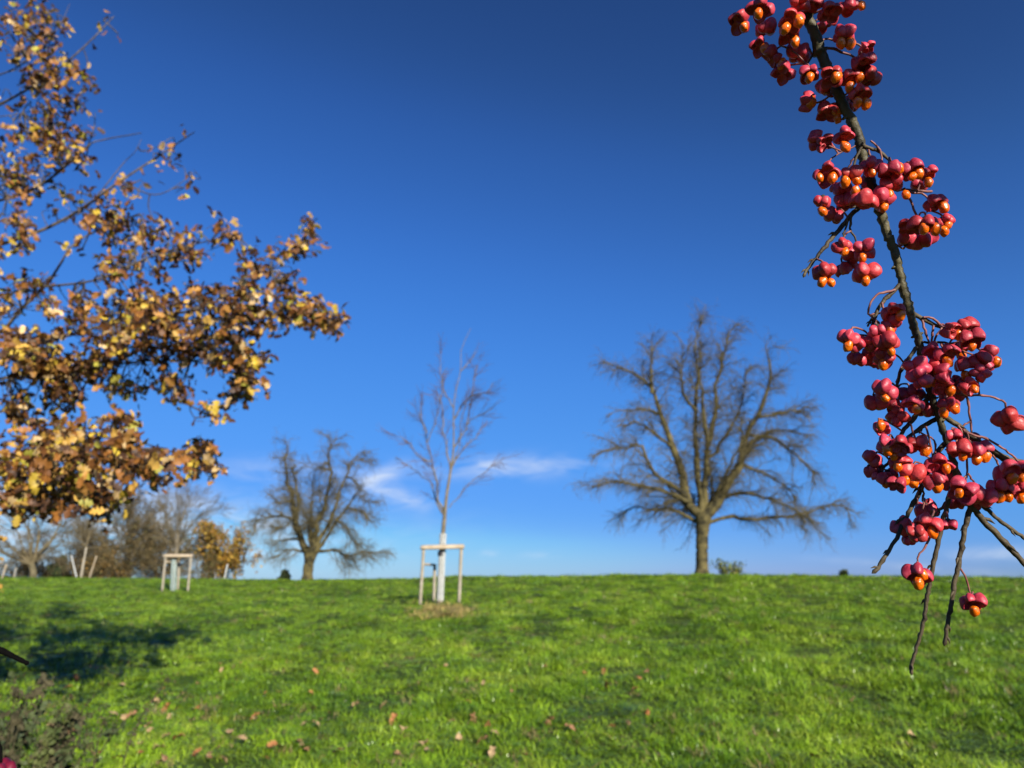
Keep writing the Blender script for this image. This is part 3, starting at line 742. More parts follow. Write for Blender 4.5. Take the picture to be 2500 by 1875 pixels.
REG = [(25, 520, 30, 25, 16), (30, 610, 36, 26, 18), (172, 250, 30, 30, 14), (190, 330, 30, 25, 14), (70, 560, 30, 30, 12), (40, 30, 55, 45, 50), (110, 60, 55, 55, 36), (80, 130, 90, 50, 70), (150, 200, 75, 45, 70), (60, 220, 70, 50, 50), (215, 215, 28, 35, 12), (60, 330, 70, 30, 40),
 (110, 300, 60, 30, 25), (130, 340, 60, 35, 45), (50, 400, 60, 45, 70), (160, 380, 55, 35, 45), (60, 450, 50, 30, 50), (210, 290, 25, 20, 6),
 (275, 40, 4, 10, 2), (270, 72, 8, 6, 3), (225, 95, 8, 6, 2), (395, 345, 10, 12, 3), (455, 335, 10, 14, 4), (410, 382, 16, 12, 7), (432, 370, 14, 10, 5), (468, 415, 12, 14, 5),
 (385, 410, 14, 10, 4), (435, 415, 8, 10, 2), (470, 465, 12, 12, 4), (425, 472, 8, 8, 2), (335, 440, 14, 8, 4), (375, 362, 8, 8, 2),
 (300, 475, 26, 22, 16), (170, 480, 32, 26, 20), (250, 520, 42, 40, 50), (290, 560, 36, 45, 50), (230, 560, 26, 22, 12), (365, 560, 26, 36, 32), (430, 575, 46, 26, 26), (440, 620, 42, 28, 36),
 (550, 560, 48, 22, 18), (500, 620, 14, 14, 6), (300, 650, 56, 36, 45), (390, 650, 32, 30, 25), (120, 520, 24, 10, 6), (190, 600, 28, 18, 8), (100, 690, 28, 18, 12), (50, 680, 34, 24, 25), (20, 730, 30, 40, 25),
 (620, 630, 32, 32, 40), (700, 610, 40, 28, 45), (760, 565, 20, 32, 25), (690, 690, 38, 22, 35), (610, 690, 32, 28, 20), (740, 760, 56, 36, 110), (815, 780, 18, 24, 24), (640, 760, 56, 46, 70),
 (560, 740, 66, 46, 90), (470, 720, 56, 36, 50), (340, 740, 76, 46, 110), (180, 760, 66, 36, 70), (300, 830, 86, 46, 130), (420, 830, 76, 56, 140), (530, 840, 76, 52, 150), (600, 900, 42, 52, 80),
 (642, 880, 14, 18, 8), (585, 955, 30, 36, 40), (515, 1005, 12, 16, 12), (60, 850, 70, 46, 90), (110, 900, 76, 46, 110), (220, 895, 66, 36, 70), (310, 950, 56, 16, 35), (420, 955, 46, 26, 45), (150, 975, 46, 36, 60),
 (40, 990, 46, 36, 30), (90, 1060, 66, 36, 80), (190, 1050, 56, 36, 60), (290, 1040, 40, 30, 40), (60, 1130, 66, 46, 110), (180, 1130, 76, 46, 120), (290, 1120, 56, 46, 90), (370, 1150, 46, 34, 60),
 (450, 1130, 32, 30, 35), (490, 1080, 26, 26, 25), (520, 1140, 16, 22, 12), (60, 1210, 66, 30, 80), (160, 1200, 66, 36, 90), (230, 1210, 46, 26, 50), (310, 1185, 36, 26, 30), (100, 1245, 76, 20, 40), (250, 1255, 16, 16, 10)]
BP = np.vstack(pts_all); bx, by, bz = proj(BP)
LPos, LDir, TWG = [], [], []
for (cx_, cy_, rx, ry, n) in REG:
    nc = max(1, round(n * (1.8 if cx_ < 200 and cy_ < 470 else 1.4 if cy_ < 520 else 1.85 if cy_ < 700 else 2.9 if cx_ < 350 and 790 < cy_ < 1010 else 2.3) / 6)); a = rng.random(nc) * 6.283; rr = np.sqrt(rng.random(nc))
    X, Y = cx_ + rx * rr * np.cos(a), cy_ + ry * rr * np.sin(a)
    for X_, Y_ in zip(X, Y):
        d = (bx - X_)**2 + (by - Y_)**2; i = int(np.argmin(d + 4000 * rng.random(len(d))))
        Yw = BP[i, 1] + rng.normal(0, .62 if cy_ > 700 else .34) - (abs(rng.normal(0, .55)) if cy_ > 1000 else 0); c = PY(X_, Y_, Yw); s = BP[i]
        mid = (s + c) / 2 + rng.normal(0, .06, 3)
        TWG.append(smooth(np.array([s, mid, c]), 6))
        m = int(rng.integers(4, 9)) if n > 8 else max(2, n // 2 + 1)
        o = rng.normal(0, .05, (m, 3)) + (s - c) * rng.uniform(0, .25, (m, 1)); LPos.append(c + o); LDir.append(unit(c - s) * .7 + rng.normal(0, .8, (m, 3)))
# the part of the crown outside the frame: bigger clumps round the trunk
for _ in range(900):
    c = np.array([-8.2, 7.0, 5.0]) + unit(rng.normal(size=3)) * np.array([3.6, 4.6, 3.4]) * rng.uniform(.45, 1)
    x_, y_, z_ = proj(c)
    if z_ > 1 and x_ > -45: continue
    if c[2] < 2.3: continue
    s = tp[int(rng.integers(5, 15))] * .45 + c * .55 + rng.normal(0, .2, 3)
    TWG.append(smooth(np.array([s, (s + c) / 2 + rng.normal(0, .1, 3), c]), 6)); m = 5
    LPos.append(c + rng.normal(0, .09, (m, 3))); LDir.append(rng.normal(0, 1, (m, 3)))
for q_ in range(1300):
    c = np.array([-6.9, 6.4, 3.9]) + rng.normal(size=3) * np.array([1.0, 1.1, 1.0]) if q_ < 1300 else np.array([-5.1, 5.3, 2.85]) + rng.normal(size=3) * np.array([.55, .7, .42])
    x_, y_, z_ = proj(c)
    if (z_ > 1 and x_ > -40) or c[2] < 1.9: continue
    s = tp[int(rng.integers(3, 10))] * .4 + c * .6 + rng.normal(0, .2, 3)
    TWG.append(smooth(np.array([s, (s + c) / 2 + rng.normal(0, .1, 3), c]), 6)); m = 6
    LPos.append(c + rng.normal(0, .09, (m, 3))); LDir.append(rng.normal(0, 1, (m, 3)))
for _ in range(700):                                # low boughs just outside the frame: their shade falls on the near meadow
    gp = ground_hit(rng.uniform(-160, 260), rng.uniform(1588, 1662)); c = gp + TO_SUN * rng.uniform(3.2, 5.4); x_, y_, z_ = proj(c)
    if z_ > 1 and x_ > -45: continue
    s = tp[int(rng.integers(2, 7))] * .2 + c * .8 + rng.normal(0, .12, 3); m = 6
    TWG.append(smooth(np.array([s, (s + c) / 2 + rng.normal(0, .06, 3), c]), 6))
    LPos.append(c + rng.normal(0, .08, (m, 3))); LDir.append(rng.normal(0, 1, (m, 3)))
TWG = np.stack(TWG); V, Fq = tubes(TWG, taper(TWG, .0080, .0034), 4); MB().add(V, Fq).build('twigs', M['bark_oak'], oak)
leaf_cloud('foliage', np.vstack(LPos), .089, OAK, oak, np.vstack(LDir), M['leaf'], up=.7, lobed=True)

# ------------------------------------------------------------------ fallen leaves
rng = np.random.default_rng(60)
TV, TF = leaf_template()
FL = {}
for key, c1_, c2_ in (('tan', (.30, .20, .10), (.42, .29, .15)), ('orange', (.27, .11, .035), (.36, .16, .06)), ('brown', (.20, .10, .045), (.30, .16, .08))):
    FL[key] = []
    m_ = material('fallen leaf ' + key, c1_, c2_, 30, .7)
    for v in range(3):
        V = TV.copy() * .115; V[:, 1] -= .055; V[:, 0] *= 1.25; V[:, 2] = V[:, 2] * (1 + v) + .03 * V[:, 0] * (v - 1) + .02 * np.abs(V[:, 0])
        o = MB().add(V, TF).build('fallen_leaf', m_); COL.objects.unlink(o); FL[key].append(o)
LB = {'tan': ('pale tan fallen leaf lying on the grass', 'pale tan fallen leaves'), 'orange': ('rusty orange fallen leaf lying on the grass', 'rusty orange fallen leaves'), 'brown': ('dull brown fallen leaf lying on the grass', 'dull brown fallen leaves')}
fl_px = [(876, 1682), (1180, 1682), (1013, 1715, 'orange'), (935, 1732), (870, 1735), (780, 1770), (740, 1785), (985, 1800), (1142, 1727, 'orange'), (660, 1840, 'orange'), (1180, 1825, 'brown'), (1120, 1825), (680, 1702, 'orange'), (645, 1703, 'orange'),
 (298, 1686), (168, 1687, 'orange'), (378, 1722), (205, 1740, 'orange'), (355, 1740, 'tan'), (405, 1740, 'orange'), (480, 1740, 'orange'), (275, 1760), (300, 1762), (412, 1762), (468, 1776), (365, 1798), (340, 1830), (405, 1815), (436, 1817, 'orange'), (382, 1840), (480, 1853, 'orange'), (510, 1855),
 (1475, 1650, 'orange'), (1430, 1652, 'orange'), (2085, 1720), (2230, 1815), (1995, 1865, 'brown'), (540, 1645), (1100, 1780, 'brown'), (960, 1770, 'orange'), (700, 1735), (625, 1760, 'orange'), (810, 1755), (560, 1800), (590, 1825), (620, 1770), (1250, 1700, 'brown'), (1330, 1640, 'brown'), (730, 1830, 'brown')]
for _ in range(64):
    fl_px.append((rng.uniform(0, 1) ** 1.4 * 1500 + 80, 1875 - rng.uniform(0, 1) ** 1.6 * 260, str(rng.choice(['tan', 'orange', 'brown'], p=[.4, .3, .3]))))
for e in fl_px:
    key = e[2] if len(e) > 2 else 'tan'; p = ground_hit(e[0], e[1]); b = FL[key][int(rng.integers(0, 3))]
    o = b.copy(); COL.objects.link(o); o.location = p + [0, 0, .05 + .03 * rng.random()]
    o.rotation_euler = (rng.normal(.35, .35), rng.normal(0, .35), rng.random() * 6.283); s = rng.uniform(.5, .85); o.scale = (s, s, s)
    tag(o, LB[key][0], 'leaf', LB[key][1])

# ------------------------------------------------------------------ weeds at lower left
def weed(label, pts, Y, leaves, seeds, mstem, mleaf, r=.0045, seed=1, side=0, group='dried weeds at the lower left', lsize=.036):
    global rng
    rng = np.random.default_rng(seed)
    P = np.array([PY(a, b, Y) for a, b in pts]); g0 = P[0].copy(); g0[2] = float(zg(g0[0], g0[1])) - .02
    P = smooth(np.vstack([g0, P]) if P[0, 2] > g0[2] else P, 16)
    root = empty('dried_weed'); tag(root, label, 'weed', group)
    V, Fq = tubes(P, np.linspace(r, r * .4, 16), 6); mb = MB().add(V, Fq)
    if side:
        T = grow(P[None], side, .16, 5, .7, .03, .15, .35); V, Fq = tubes(T, taper(T, r * .5, r * .25), 4); mb.add(V, Fq)
    mb.build('stem', mstem, root)
    src = np.vstack([P[6:]] + ([T.reshape(-1, 3)] if side else []))
    if leaves:
        Q = src[rng.integers(0, len(src), leaves)]; n = leaves
        lv = leaf_cloud('foliage', Q, lsize * 1.15, [(1, 1, 1, 1)], root, unit(rng.normal(0, 1, (n, 3)) + [0, 0, -.2]), mleaf, lobed=True)
    if seeds:
        Q = src[rng.integers(len(src) // 3, len(src), seeds)] + rng.normal(0, .012, (seeds, 3))
        tag(leaf_cloud('seed_head', Q, .016, [(1, 1, 1, 1)], root, None, M['weed_dry']), kind='stuff')
    return root
weed('thin weed with an arching pair of dark leaves at lower left', [(300, 1880), (316, 1810), (340, 1760), (380, 1700), (405, 1655)], 4.2, 10, 90, M['weed_dry'], M['weed_dark'], seed=71)
weed('dark clumped weed stem leaning right beside the arching weed', [(130, 1880), (165, 1790), (200, 1735), (232, 1695)], 4.0, 26, 140, M['weed_dry'], M['weed_dark'], seed=72, side=4)
weed('short dark weed between the two tallest weeds', [(228, 1880), (238, 1820), (248, 1770)], 4.1, 16, 60, M['weed_dry'], M['weed_dark'], seed=73, side=2)
weed('grey feathery weed spike at the lower left edge', [(20, 1880), (28, 1780), (34, 1700)], 4.0, 30, 160, M['weed_dry'], M['weed_dark'], seed=74, side=5)
weed('pale straw weed leaning right above the rusty leaves', [(60, 1880), (85, 1750), (120, 1665)], 4.3, 4, 120, M['weed_dry'], M['weed_green'], seed=75)
for i in range(22):
    rr_ = random.Random(300 + i); x0 = rr_.uniform(-30, 235); tl = rr_.uniform(15, 75); h = rr_.uniform(110, 230) * (1 - .5 * max(0, x0) / 260)
    weed('tangled brown weed in the lower left corner thicket', [(x0, 1890), (x0 + tl * .5, 1890 - h * .6), (x0 + tl, 1890 - h)], rr_.uniform(3.7, 4.3), rr_.randint(40, 90), 60, M['weed_dry'],
         rr_.choice([M['weed_dark'], M['weed_green'], M['weed_dry']]), seed=310 + i, side=6, group='tangled weeds in the lower left corner')

# ------------------------------------------------------------------ spindle branch, close to the camera
rng = np.random.default_rng(80)
def d0(y): return .435 - .02 * (y / 1500.0)
sb = empty('spindle_branch', PD(1985, -60, d0(0)))
tag(sb, 'spindle branch hanging close by at right with pink fruits and orange seeds', 'branch')
SP = np.array(sb['wpos'])
KP = 1 / FPX
def branch_geo(pl, w0, w1, dz=0.0, n=None, dz1=None, knots=True, sides=10):
    pl = np.array(pl, float); n = n or max(8, int(np.linalg.norm(np.diff(pl, axis=0), axis=1).sum() / 9))
    q = smooth(pl, n); t = np.linspace(0, 1, n); dd = d0(q[:, 1]) + dz + ((dz1 if dz1 is not None else dz) - dz) * t
    P = PD(q[:, 0], q[:, 1], dd)
    rr = (w0 + (w1 - w0) * t) * .5 * KP * dd
    if knots:
        rr = rr * (1 + .05 * rng.normal(size=n))
        for k in rng.integers(2, max(3, n - 2), max(1, n // 12)): rr[k] *= 1.22
        P = P + rng.normal(0, .00022, P.shape)
    return P, rr
def twig(name, pl, w0, w1, m, dz=0.0, dz1=None, bud=False, sides=8):
    P, rr = branch_geo(pl, w0, w1, dz, dz1=dz1, sides=sides)
    V, Fq = tubes(P, rr, sides); mb = MB().add(V, Fq)
    # cap, and buds along the twig
    T = unit(P[-1] - P[-2]); V, Fq = tubes(np.array([P[-1], P[-1] + T * rr[-1] * 1.5, P[-1] + T * rr[-1] * 3]), np.array([rr[-1], rr[-1] * 1.15, rr[-1] * .1]), sides); mb.add(V, Fq)
    if bud:
        for k in list(range(5, len(P) - 2, 9)) + [len(P) - 2, len(P) - 2]:
            s = unit(np.cross(P[k + 1] - P[k], rng.normal(size=3))); tt = unit(P[k + 1] - P[k])
            a = P[k] + s * rr[k] * .6
            V, Fq = tubes(np.array([a, a + s * rr[k] * 1.0 + tt * rr[k] * .9, a + s * rr[k] * 1.7 + tt * rr[k] * 3.0]), np.array([rr[k] * .62, rr[k] * .6, rr[k] * .08]), 6); mb.add(V, Fq)
    mb.build(name, m, sb, loc=P[0])
    return P
MAIN = [(1950, -60), (1962, 15), (1990, 86), (2001, 126), (2019, 165), (2044, 226), (2078, 294), (2098, 339), (2108, 385), (2130, 455), (2153, 526), (2169, 576), (2189, 632), (2205, 700), (2215, 734), (2226, 779), (2244, 836),
        (2252, 880), (2273, 960), (2289, 1005), (2301, 1045), (2314, 1084), (2328, 1131), (2339, 1167), (2360, 1212), (2371, 1240)]
Pm, Rm = branch_geo(MAIN, 27, 14, 0, n=190)
side_ = rng.normal(size=Pm.shape)
V, Fq = tubes(Pm, Rm, 14); mb = MB().add(V, Fq)
for k in (34, 50, 82, 104, 113, 121, 128, 140, 150, 158, 168):    # leaf scars and side buds
    for _ in range(3):
        s = unit(np.cross(Pm[k + 1] - Pm[k], rng.normal(size=3))); a = Pm[k] + s * Rm[k] * .8
        V, Fq = tubes(np.array([a, a + s * Rm[k] * .5, a + s * Rm[k] * .8]), np.array([Rm[k] * .38, Rm[k] * .33, Rm[k] * .05]), 7); mb.add(V, Fq)
mb.build('main_stem', M['stem_green'], sb, loc=Pm[0])
S, ST = M['stem'], M['stalk']
TWIGS = [
 (S, 13, 9, 1, .0, [(2371, 1236), (2357, 1282), (2350, 1321), (2340, 1380), (2328, 1437), (2319, 1490), (2313, 1532), (2307, 1564)]),
 (S, 15, 12, 1, .0, [(2368, 1234), (2407, 1278), (2441, 1312), (2497, 1371), (2545, 1420)]),
 (S, 10, 9, 1, .004, [(2364, 1205), (2405, 1240), (2440, 1270), (2480, 1300), (2540, 1340)]),
 (S, 13, 8, 1, .004, [(2330, 1175), (2314, 1226), (2303, 1267), (2292, 1316), (2288, 1336), (2281, 1365), (2269, 1427), (2260, 1479), (2252, 1532), (2241, 1570), (2227, 1616), (2224, 1635)]),
 (S, 9, 6, 1, .006, [(2326, 1205), (2314, 1223), (2298, 1240), (2285, 1252), (2270, 1268)]),
 (S, 13, 9, 1, .002, [(2312, 1080), (2303, 1088), (2283, 1113), (2262, 1160), (2244, 1203), (2217, 1255), (2208, 1271), (2192, 1307), (2167, 1350), (2151, 1372), (2139, 1393)]),
 (S, 13, 7, 1, .003, [(2274, 955), (2264, 972), (2240, 1007), (2219, 1035), (2203, 1056), (2194, 1077), (2170, 1127), (2154, 1145)]),
 (S, 12, 7, 1, .004, [(2292, 1018), (2283, 1025), (2255, 1041), (2226, 1061), (2208, 1081), (2208, 1112)]),
 (S, 13, 11, 1, .0, [(2292, 1010), (2303, 1016), (2339, 1039), (2366, 1062), (2396, 1081), (2430, 1102), (2463, 1120), (2500, 1127), (2550, 1133)]),
 (ST, 6, 5, 0, -.004, [(2352, 1050), (2371, 1061), (2407, 1070), (2441, 1090), (2466, 1108), (2484, 1124)]),
 (S, 7, 6, 0, .002, [(2410, 1090), (2430, 1110), (2450, 1126), (2467, 1130)]),
 (S, 12, 8, 1, .0, [(2222, 758), (2231, 766), (2249, 777), (2283, 793), (2320, 808)]),
 (ST, 6, 5, 0, -.001, [(2251, 782), (2258, 808), (2269, 838)]),
 (ST, 6, 5, 0, -.001, [(2279, 795), (2276, 815), (2274, 836)]),
 (ST, 6, 5, 0, -.002, [(2255, 775), (2275, 776), (2292, 790), (2300, 800), (2290, 815), (2279, 838)]),
 (S, 7, 5, 0, .0, [(2248, 836), (2270, 837), (2285, 836), (2316, 838)]),
 (ST, 7, 5, 0, .0, [(2275, 945), (2330, 958), (2359, 964), (2407, 966), (2441, 976), (2454, 985), (2458, 1004)]),
 (ST, 6, 5, 0, .001, [(2359, 965), (2365, 990), (2369, 1020), (2371, 1056)]),
 (ST, 5, 4, 0, .001, [(2369, 1030), (2355, 1036), (2348, 1046)]),
 (S, 11, 7, 0, .0, [(2245, 846), (2237, 850), (2222, 870), (2203, 899), (2192, 926), (2190, 950)]),
 (ST, 5, 4, 0, -.002, [(2220, 872), (2210, 880), (2196, 905), (2190, 930)]),
 (S, 11, 7, 0, .0, [(2203, 690), (2192, 700), (2163, 729), (2145, 752), (2131, 790), (2122, 820)]),
 (S, 6, 5, 1, .0, [(2145, 750), (2136, 765), (2120, 792)]),
 (ST, 6, 5, 0, -.002, [(2185, 708), (2172, 712), (2140, 720), (2124, 741), (2121, 766), (2130, 775), (2143, 786)]),
 (ST, 6, 5, 0, -.003, [(2155, 738), (2160, 765), (2165, 786), (2160, 800), (2159, 818)]),
 (ST, 5, 4, 0, .0, [(2122, 770), (2140, 766), (2156, 762)]),
 (S, 13, 8, 1, .002, [(2140, 485), (2110, 498), (2094, 510), (2072, 533), (2036, 576), (1997, 624), (1964, 668)]),
 (S, 6, 4, 0, .0, [(2080, 525), (2076, 545), (2076, 562), (2086, 580), (2094, 598)]),
 (S, 5, 4, 0, .0, [(2070, 540), (2064, 560), (2056, 583)]),
 (ST, 5, 4, 0, .0, [(2077, 562), (2066, 570), (2060, 580)]),
 (S, 8, 5, 0, -.003, [(2106, 355), (2100, 366), (2090, 386), (2081, 418)]),
 (S, 10, 5, 0, -.003, [(2104, 352), (2118, 360), (2149, 370), (2167, 388), (2180, 402), (2205, 406)]),
 (ST, 5, 4, 0, -.002, [(2090, 380), (2078, 395), (2067, 416)]),
 (ST, 5, 4, 0, -.003, [(2118, 362), (2124, 378), (2128, 395)]),
 (ST, 5, 4, 0, -.004, [(2125, 345), (2136, 352), (2146, 366), (2154, 385), (2150, 405)]),
 (ST, 7, 6, 0, .0, [(2135, 455), (2180, 462), (2223, 465), (2271, 468)]),
 (ST, 6, 4, 0, -.001, [(2210, 465), (2240, 471), (2262, 479), (2266, 500), (2266, 515)]),
 (ST, 6, 5, 0, -.002, [(2205, 460), (2221, 488), (2230, 508), (2240, 532)]),
 (ST, 6, 4, 0, .0, [(1996, 106), (2010, 98), (2028, 95), (2045, 100)]),
 (ST, 7, 5, 0, .0, [(2005, 118), (2020, 117), (2044, 123), (2089, 140), (2098, 150)]),
 (ST, 5, 4, 0, .0, [(2052, 95), (2089, 106), (2104, 115)]),
 (S, 5, 4, 0, .003, [(1990, 120), (1981, 138), (1971, 158)]),
 (ST, 4, 4, 0, .0, [(2096, 345), (2085, 360), (2050, 373), (2026, 393), (2022, 406)]),
 (ST, 5, 4, 0, -.002, [(2014, 120), (2019, 140), (2028, 160), (2004, 168)]),
 (ST, 6, 4, 0, .0, [(2270, 1310), (2262, 1330), (2245, 1355), (2241, 1372)]),
 (ST, 5, 4, 0, -.001, [(2345, 1386), (2358, 1412), (2366, 1435), (2372, 1452)]),
 (ST, 5, 5, 0, -.006, [(2224, 1034), (2232, 1060), (2244, 1098), (2270, 1118)]),
 (ST, 5, 4, 0, -.006, [(2260, 1040), (2268, 1070), (2278, 1113)]),
 (ST, 5, 4, 0, -.004, [(2246, 1054), (2272, 1068), (2282, 1080), (2285, 1105)]),
 (ST, 5, 4, 0, -.005, [(2340, 1040), (2347, 1052), (2345, 1076)]),
 (ST, 5, 4, 0, -.005, [(2350, 1046), (2362, 1062), (2370, 1085)]),
 (ST, 5, 4, 0, -.004, [(2360, 1118), (2362, 1155), (2352, 1168), (2340, 1184)]),
 (ST, 5, 4, 0, -.005, [(2362, 1155), (2372, 1170), (2382, 1190)]),
 (ST, 5, 4, 0, -.004, [(2362, 1155), (2356, 1182)]),
 (ST, 6, 4, 0, -.004, [(2254, 1180), (2254, 1205), (2256, 1238)]),
 (ST, 5, 4, 0, -.004, [(2246, 1190), (2238, 1208), (2242, 1225)]),
 (ST, 5, 4, 0, .0, [(2422, 1110), (2436, 1130), (2440, 1148)]),
]
tw_pts = [Pm]
for (m, w0, w1, bud, dz, pl) in TWIGS:
    tw_pts.append(twig('twig' if m is S else 'fruit_stalk', pl, w0, w1, m, dz, bud=bool(bud)))
TP = np.vstack(tw_pts); tpx, tpy, tpz = proj(TP)
# fruits: x, y, width in photo pixels, seeds showing, 1 = set back behind its neighbours
FRUIT = [
 (1856, 22, 74, [(1851, 34)], 0), (1806, 56, 58, [(1816, 66)], 1), (1870, 68, 56, [], 1), (1935, 50, 66, [(1950, 52), (1917, 70)], 0), (1953, 5, 60, [], 0), (1980, 10, 62, [], 0), (1926, 84, 60, [(1941, 102)], 0),
 (2028, 32, 66, [], 0), (2010, 64, 44, [], 1), (2071, 18, 62, [(2103, 14)], 0), (2060, 84, 60, [(2053, 106), (2076, 107)], 0), (2117, 117, 44, [], 0), (2109, 152, 58, [], 0), (2121, 190, 54, [], 0),
 (1854, 113, 52, [(1868, 120)], 1), (1884, 138, 58, [(1908, 156)], 1), (1949, 130, 66, [], 1), (1913, 178, 60, [], 1), (1976, 180, 52, [(1976, 190)], 0), (2030, 188, 62, [(2042, 187)], 0), (2076, 190, 50, [(2099, 190), (2074, 212)], 0),
 (2021, 216, 58, [], 1), (1969, 250, 60, [(1979, 251)], 1), (2098, 230, 58, [(2094, 250), (2115, 254)], 0), (2021, 276, 60, [(2043, 271), (2045, 291)], 1), (2070, 258, 56, [], 1), (2012, 350, 56, [], 1), (2062, 333, 56, [(2064, 359)], 0), (1990, 342, 46, [], 1),
 (2018, 424, 62, [(2001, 434), (2032, 434)], 0), (2076, 426, 58, [(2063, 445), (2091, 440), (2088, 467)], 0), (2054, 460, 52, [], 1), (2126, 406, 52, [(2130, 420)], 0), (2119, 450, 50, [(2119, 458)], 1), (2170, 416, 56, [(2194, 411)], 0),
 (2226, 414, 60, [(2243, 424), (2228, 431)], 0), (2266, 424, 44, [(2266, 445)], 0), (2246, 450, 44, [], 1), (2176, 447, 62, [(2171, 476), (2212, 476)], 0), (2066, 492, 54, [], 1), (2110, 490, 64, [], 0), (2150, 488, 58, [(2158, 506)], 0),
 (2006, 492, 48, [(2008, 516)], 0), (2036, 528, 58, [], 1), (2283, 496, 60, [(2304, 506)], 0), (2256, 548, 66, [(2256, 558), (2284, 560)], 0), (2216, 554, 54, [], 0), (2214, 584, 54, [], 1), (2254, 584, 60, [], 1), (2306, 540, 46, [(2314, 549), (2305, 565)], 0),
 (2056, 600, 48, [(2063, 615)], 0), (2110, 608, 56, [(2106, 630)], 0), (2080, 622, 50, [], 1), (2014, 662, 54, [(2007, 688), (2029, 690)], 0), (2066, 656, 62, [], 1), (2114, 664, 62, [(2113, 686)], 0),
 (2182, 760, 50, [(2199, 770)], 0), (2176, 790, 54, [(2172, 807)], 0), (2142, 806, 46, [], 0), (2072, 824, 50, [(2070, 845)], 0), (2096, 840, 44, [], 0), (2130, 832, 52, [], 0), (2164, 834, 60, [(2176, 858)], 0), (2134, 858, 52, [], 1),
 (2092, 876, 54, [], 1), (2158, 874, 48, [(2156, 890)], 0), (2126, 884, 50, [], 1), (2321, 806, 48, [], 0), (2352, 802, 60, [(2340, 818)], 0), (2372, 828, 54, [(2373, 846)], 0), (2344, 848, 54, [(2346, 866)], 1), (2278, 858, 52, [], 0),
 (2312, 862, 58, [(2314, 884)], 0), (2362, 890, 66, [(2359, 918)], 0), (2408, 866, 52, [], 0), (2410, 892, 56, [(2432, 884)], 0), (2392, 910, 50, [], 0), (2236, 898, 56, [], 0), (2246, 922, 56, [], 0), (2282, 900, 54, [(2289, 903), (2264, 934), (2284, 936)], 0),
 (2308, 916, 52, [], 0), (2300, 946, 46, [(2321, 954)], 0), (2336, 940, 56, [], 1), (2366, 942, 52, [(2379, 950)], 0), (2322, 964, 52, [], 1), (2160, 952, 58, [(2161, 971)], 0), (2138, 982, 56, [], 1), (2224, 962, 60, [], 1), (2228, 988, 48, [(2238, 997)], 0),
 (2180, 994, 60, [], 1), (2192, 1016, 56, [], 1), (2262, 1000, 60, [], 1), (2316, 986, 56, [(2330, 996), (2303, 1008)], 0), (2463, 1026, 72, [], 0), (2155, 1046, 42, [(2150, 1040)], 0), (2168, 1084, 56, [(2167, 1098), (2183, 1113)], 0), (2200, 1090, 48, [], 0),
 (2240, 1088, 60, [(2260, 1100)], 0), (2128, 1118, 50, [], 1), (2132, 1146, 52, [], 1), (2150, 1166, 50, [(2165, 1178)], 1), (2196, 1130, 48, [(2192, 1139)], 0), (2226, 1154, 70, [(2210, 1174), (2229, 1176)], 0), (2190, 1184, 52, [], 0), (2172, 1160, 44, [], 1),
 (2292, 1136, 64, [(2310, 1144)], 0), (2284, 1174, 52, [(2289, 1189)], 0), (2316, 1168, 56, [], 1), (2328, 1064, 44, [], 0), (2366, 1076, 60, [], 1), (2340, 1098, 66, [(2350, 1115)], 0), (2390, 1098, 56, [(2385, 1122), (2406, 1115)], 0),
 (2350, 1198, 74, [(2341, 1204)], 0), (2398, 1210, 62, [], 0), (2334, 1228, 46, [], 1), (2366, 1228, 56, [], 1), (2474, 1152, 76, [(2472, 1168), (2494, 1166)], 0), (2440, 1190, 62, [(2440, 1214), (2462, 1214)], 0), (2494, 1198, 56, [(2495, 1217)], 0),
 (2262, 1244, 58, [], 1), (2266, 1278, 72, [(2277, 1300)], 0), (2316, 1282, 50, [], 0), (2206, 1286, 52, [], 1), (2238, 1302, 54, [], 0), (2219, 1320, 40, [], 1), (2240, 1402, 60, [(2242, 1425), (2252, 1402)], 0), (2376, 1470, 64, [(2379, 1492)], 0),
]
FX = np.array([f[0] for f in FRUIT], float); FY = np.array([f[1] for f in FRUIT], float); FWd = np.array([f[2] for f in FRUIT], float) * 1.06; BK = np.array([f[4] for f in FRUIT])
FD = d0(FY) + np.where(BK == 1, .007, -.011) + rng.normal(0, .002, len(FX))
for it in range(60):                                  # keep neighbouring fruits from running into each other: push them apart in depth
    P = PD(FX, FY, FD); r_m = FWd * .5 * KP * FD * .62
    for i in range(len(FX)):
        dv = P - P[i]; dist = np.linalg.norm(dv, axis=1); need = r_m + r_m[i]
        for j in np.where((dist < need) & (np.arange(len(FX)) > i))[0]:
            s = 1 if FD[j] + (.0005 if BK[j] else -.0005) > FD[i] else -1; mv = (need[j] - dist[j]) * .25
            FD[j] += s * mv; FD[i] -= s * mv
FD = np.clip(FD, .375, .475)
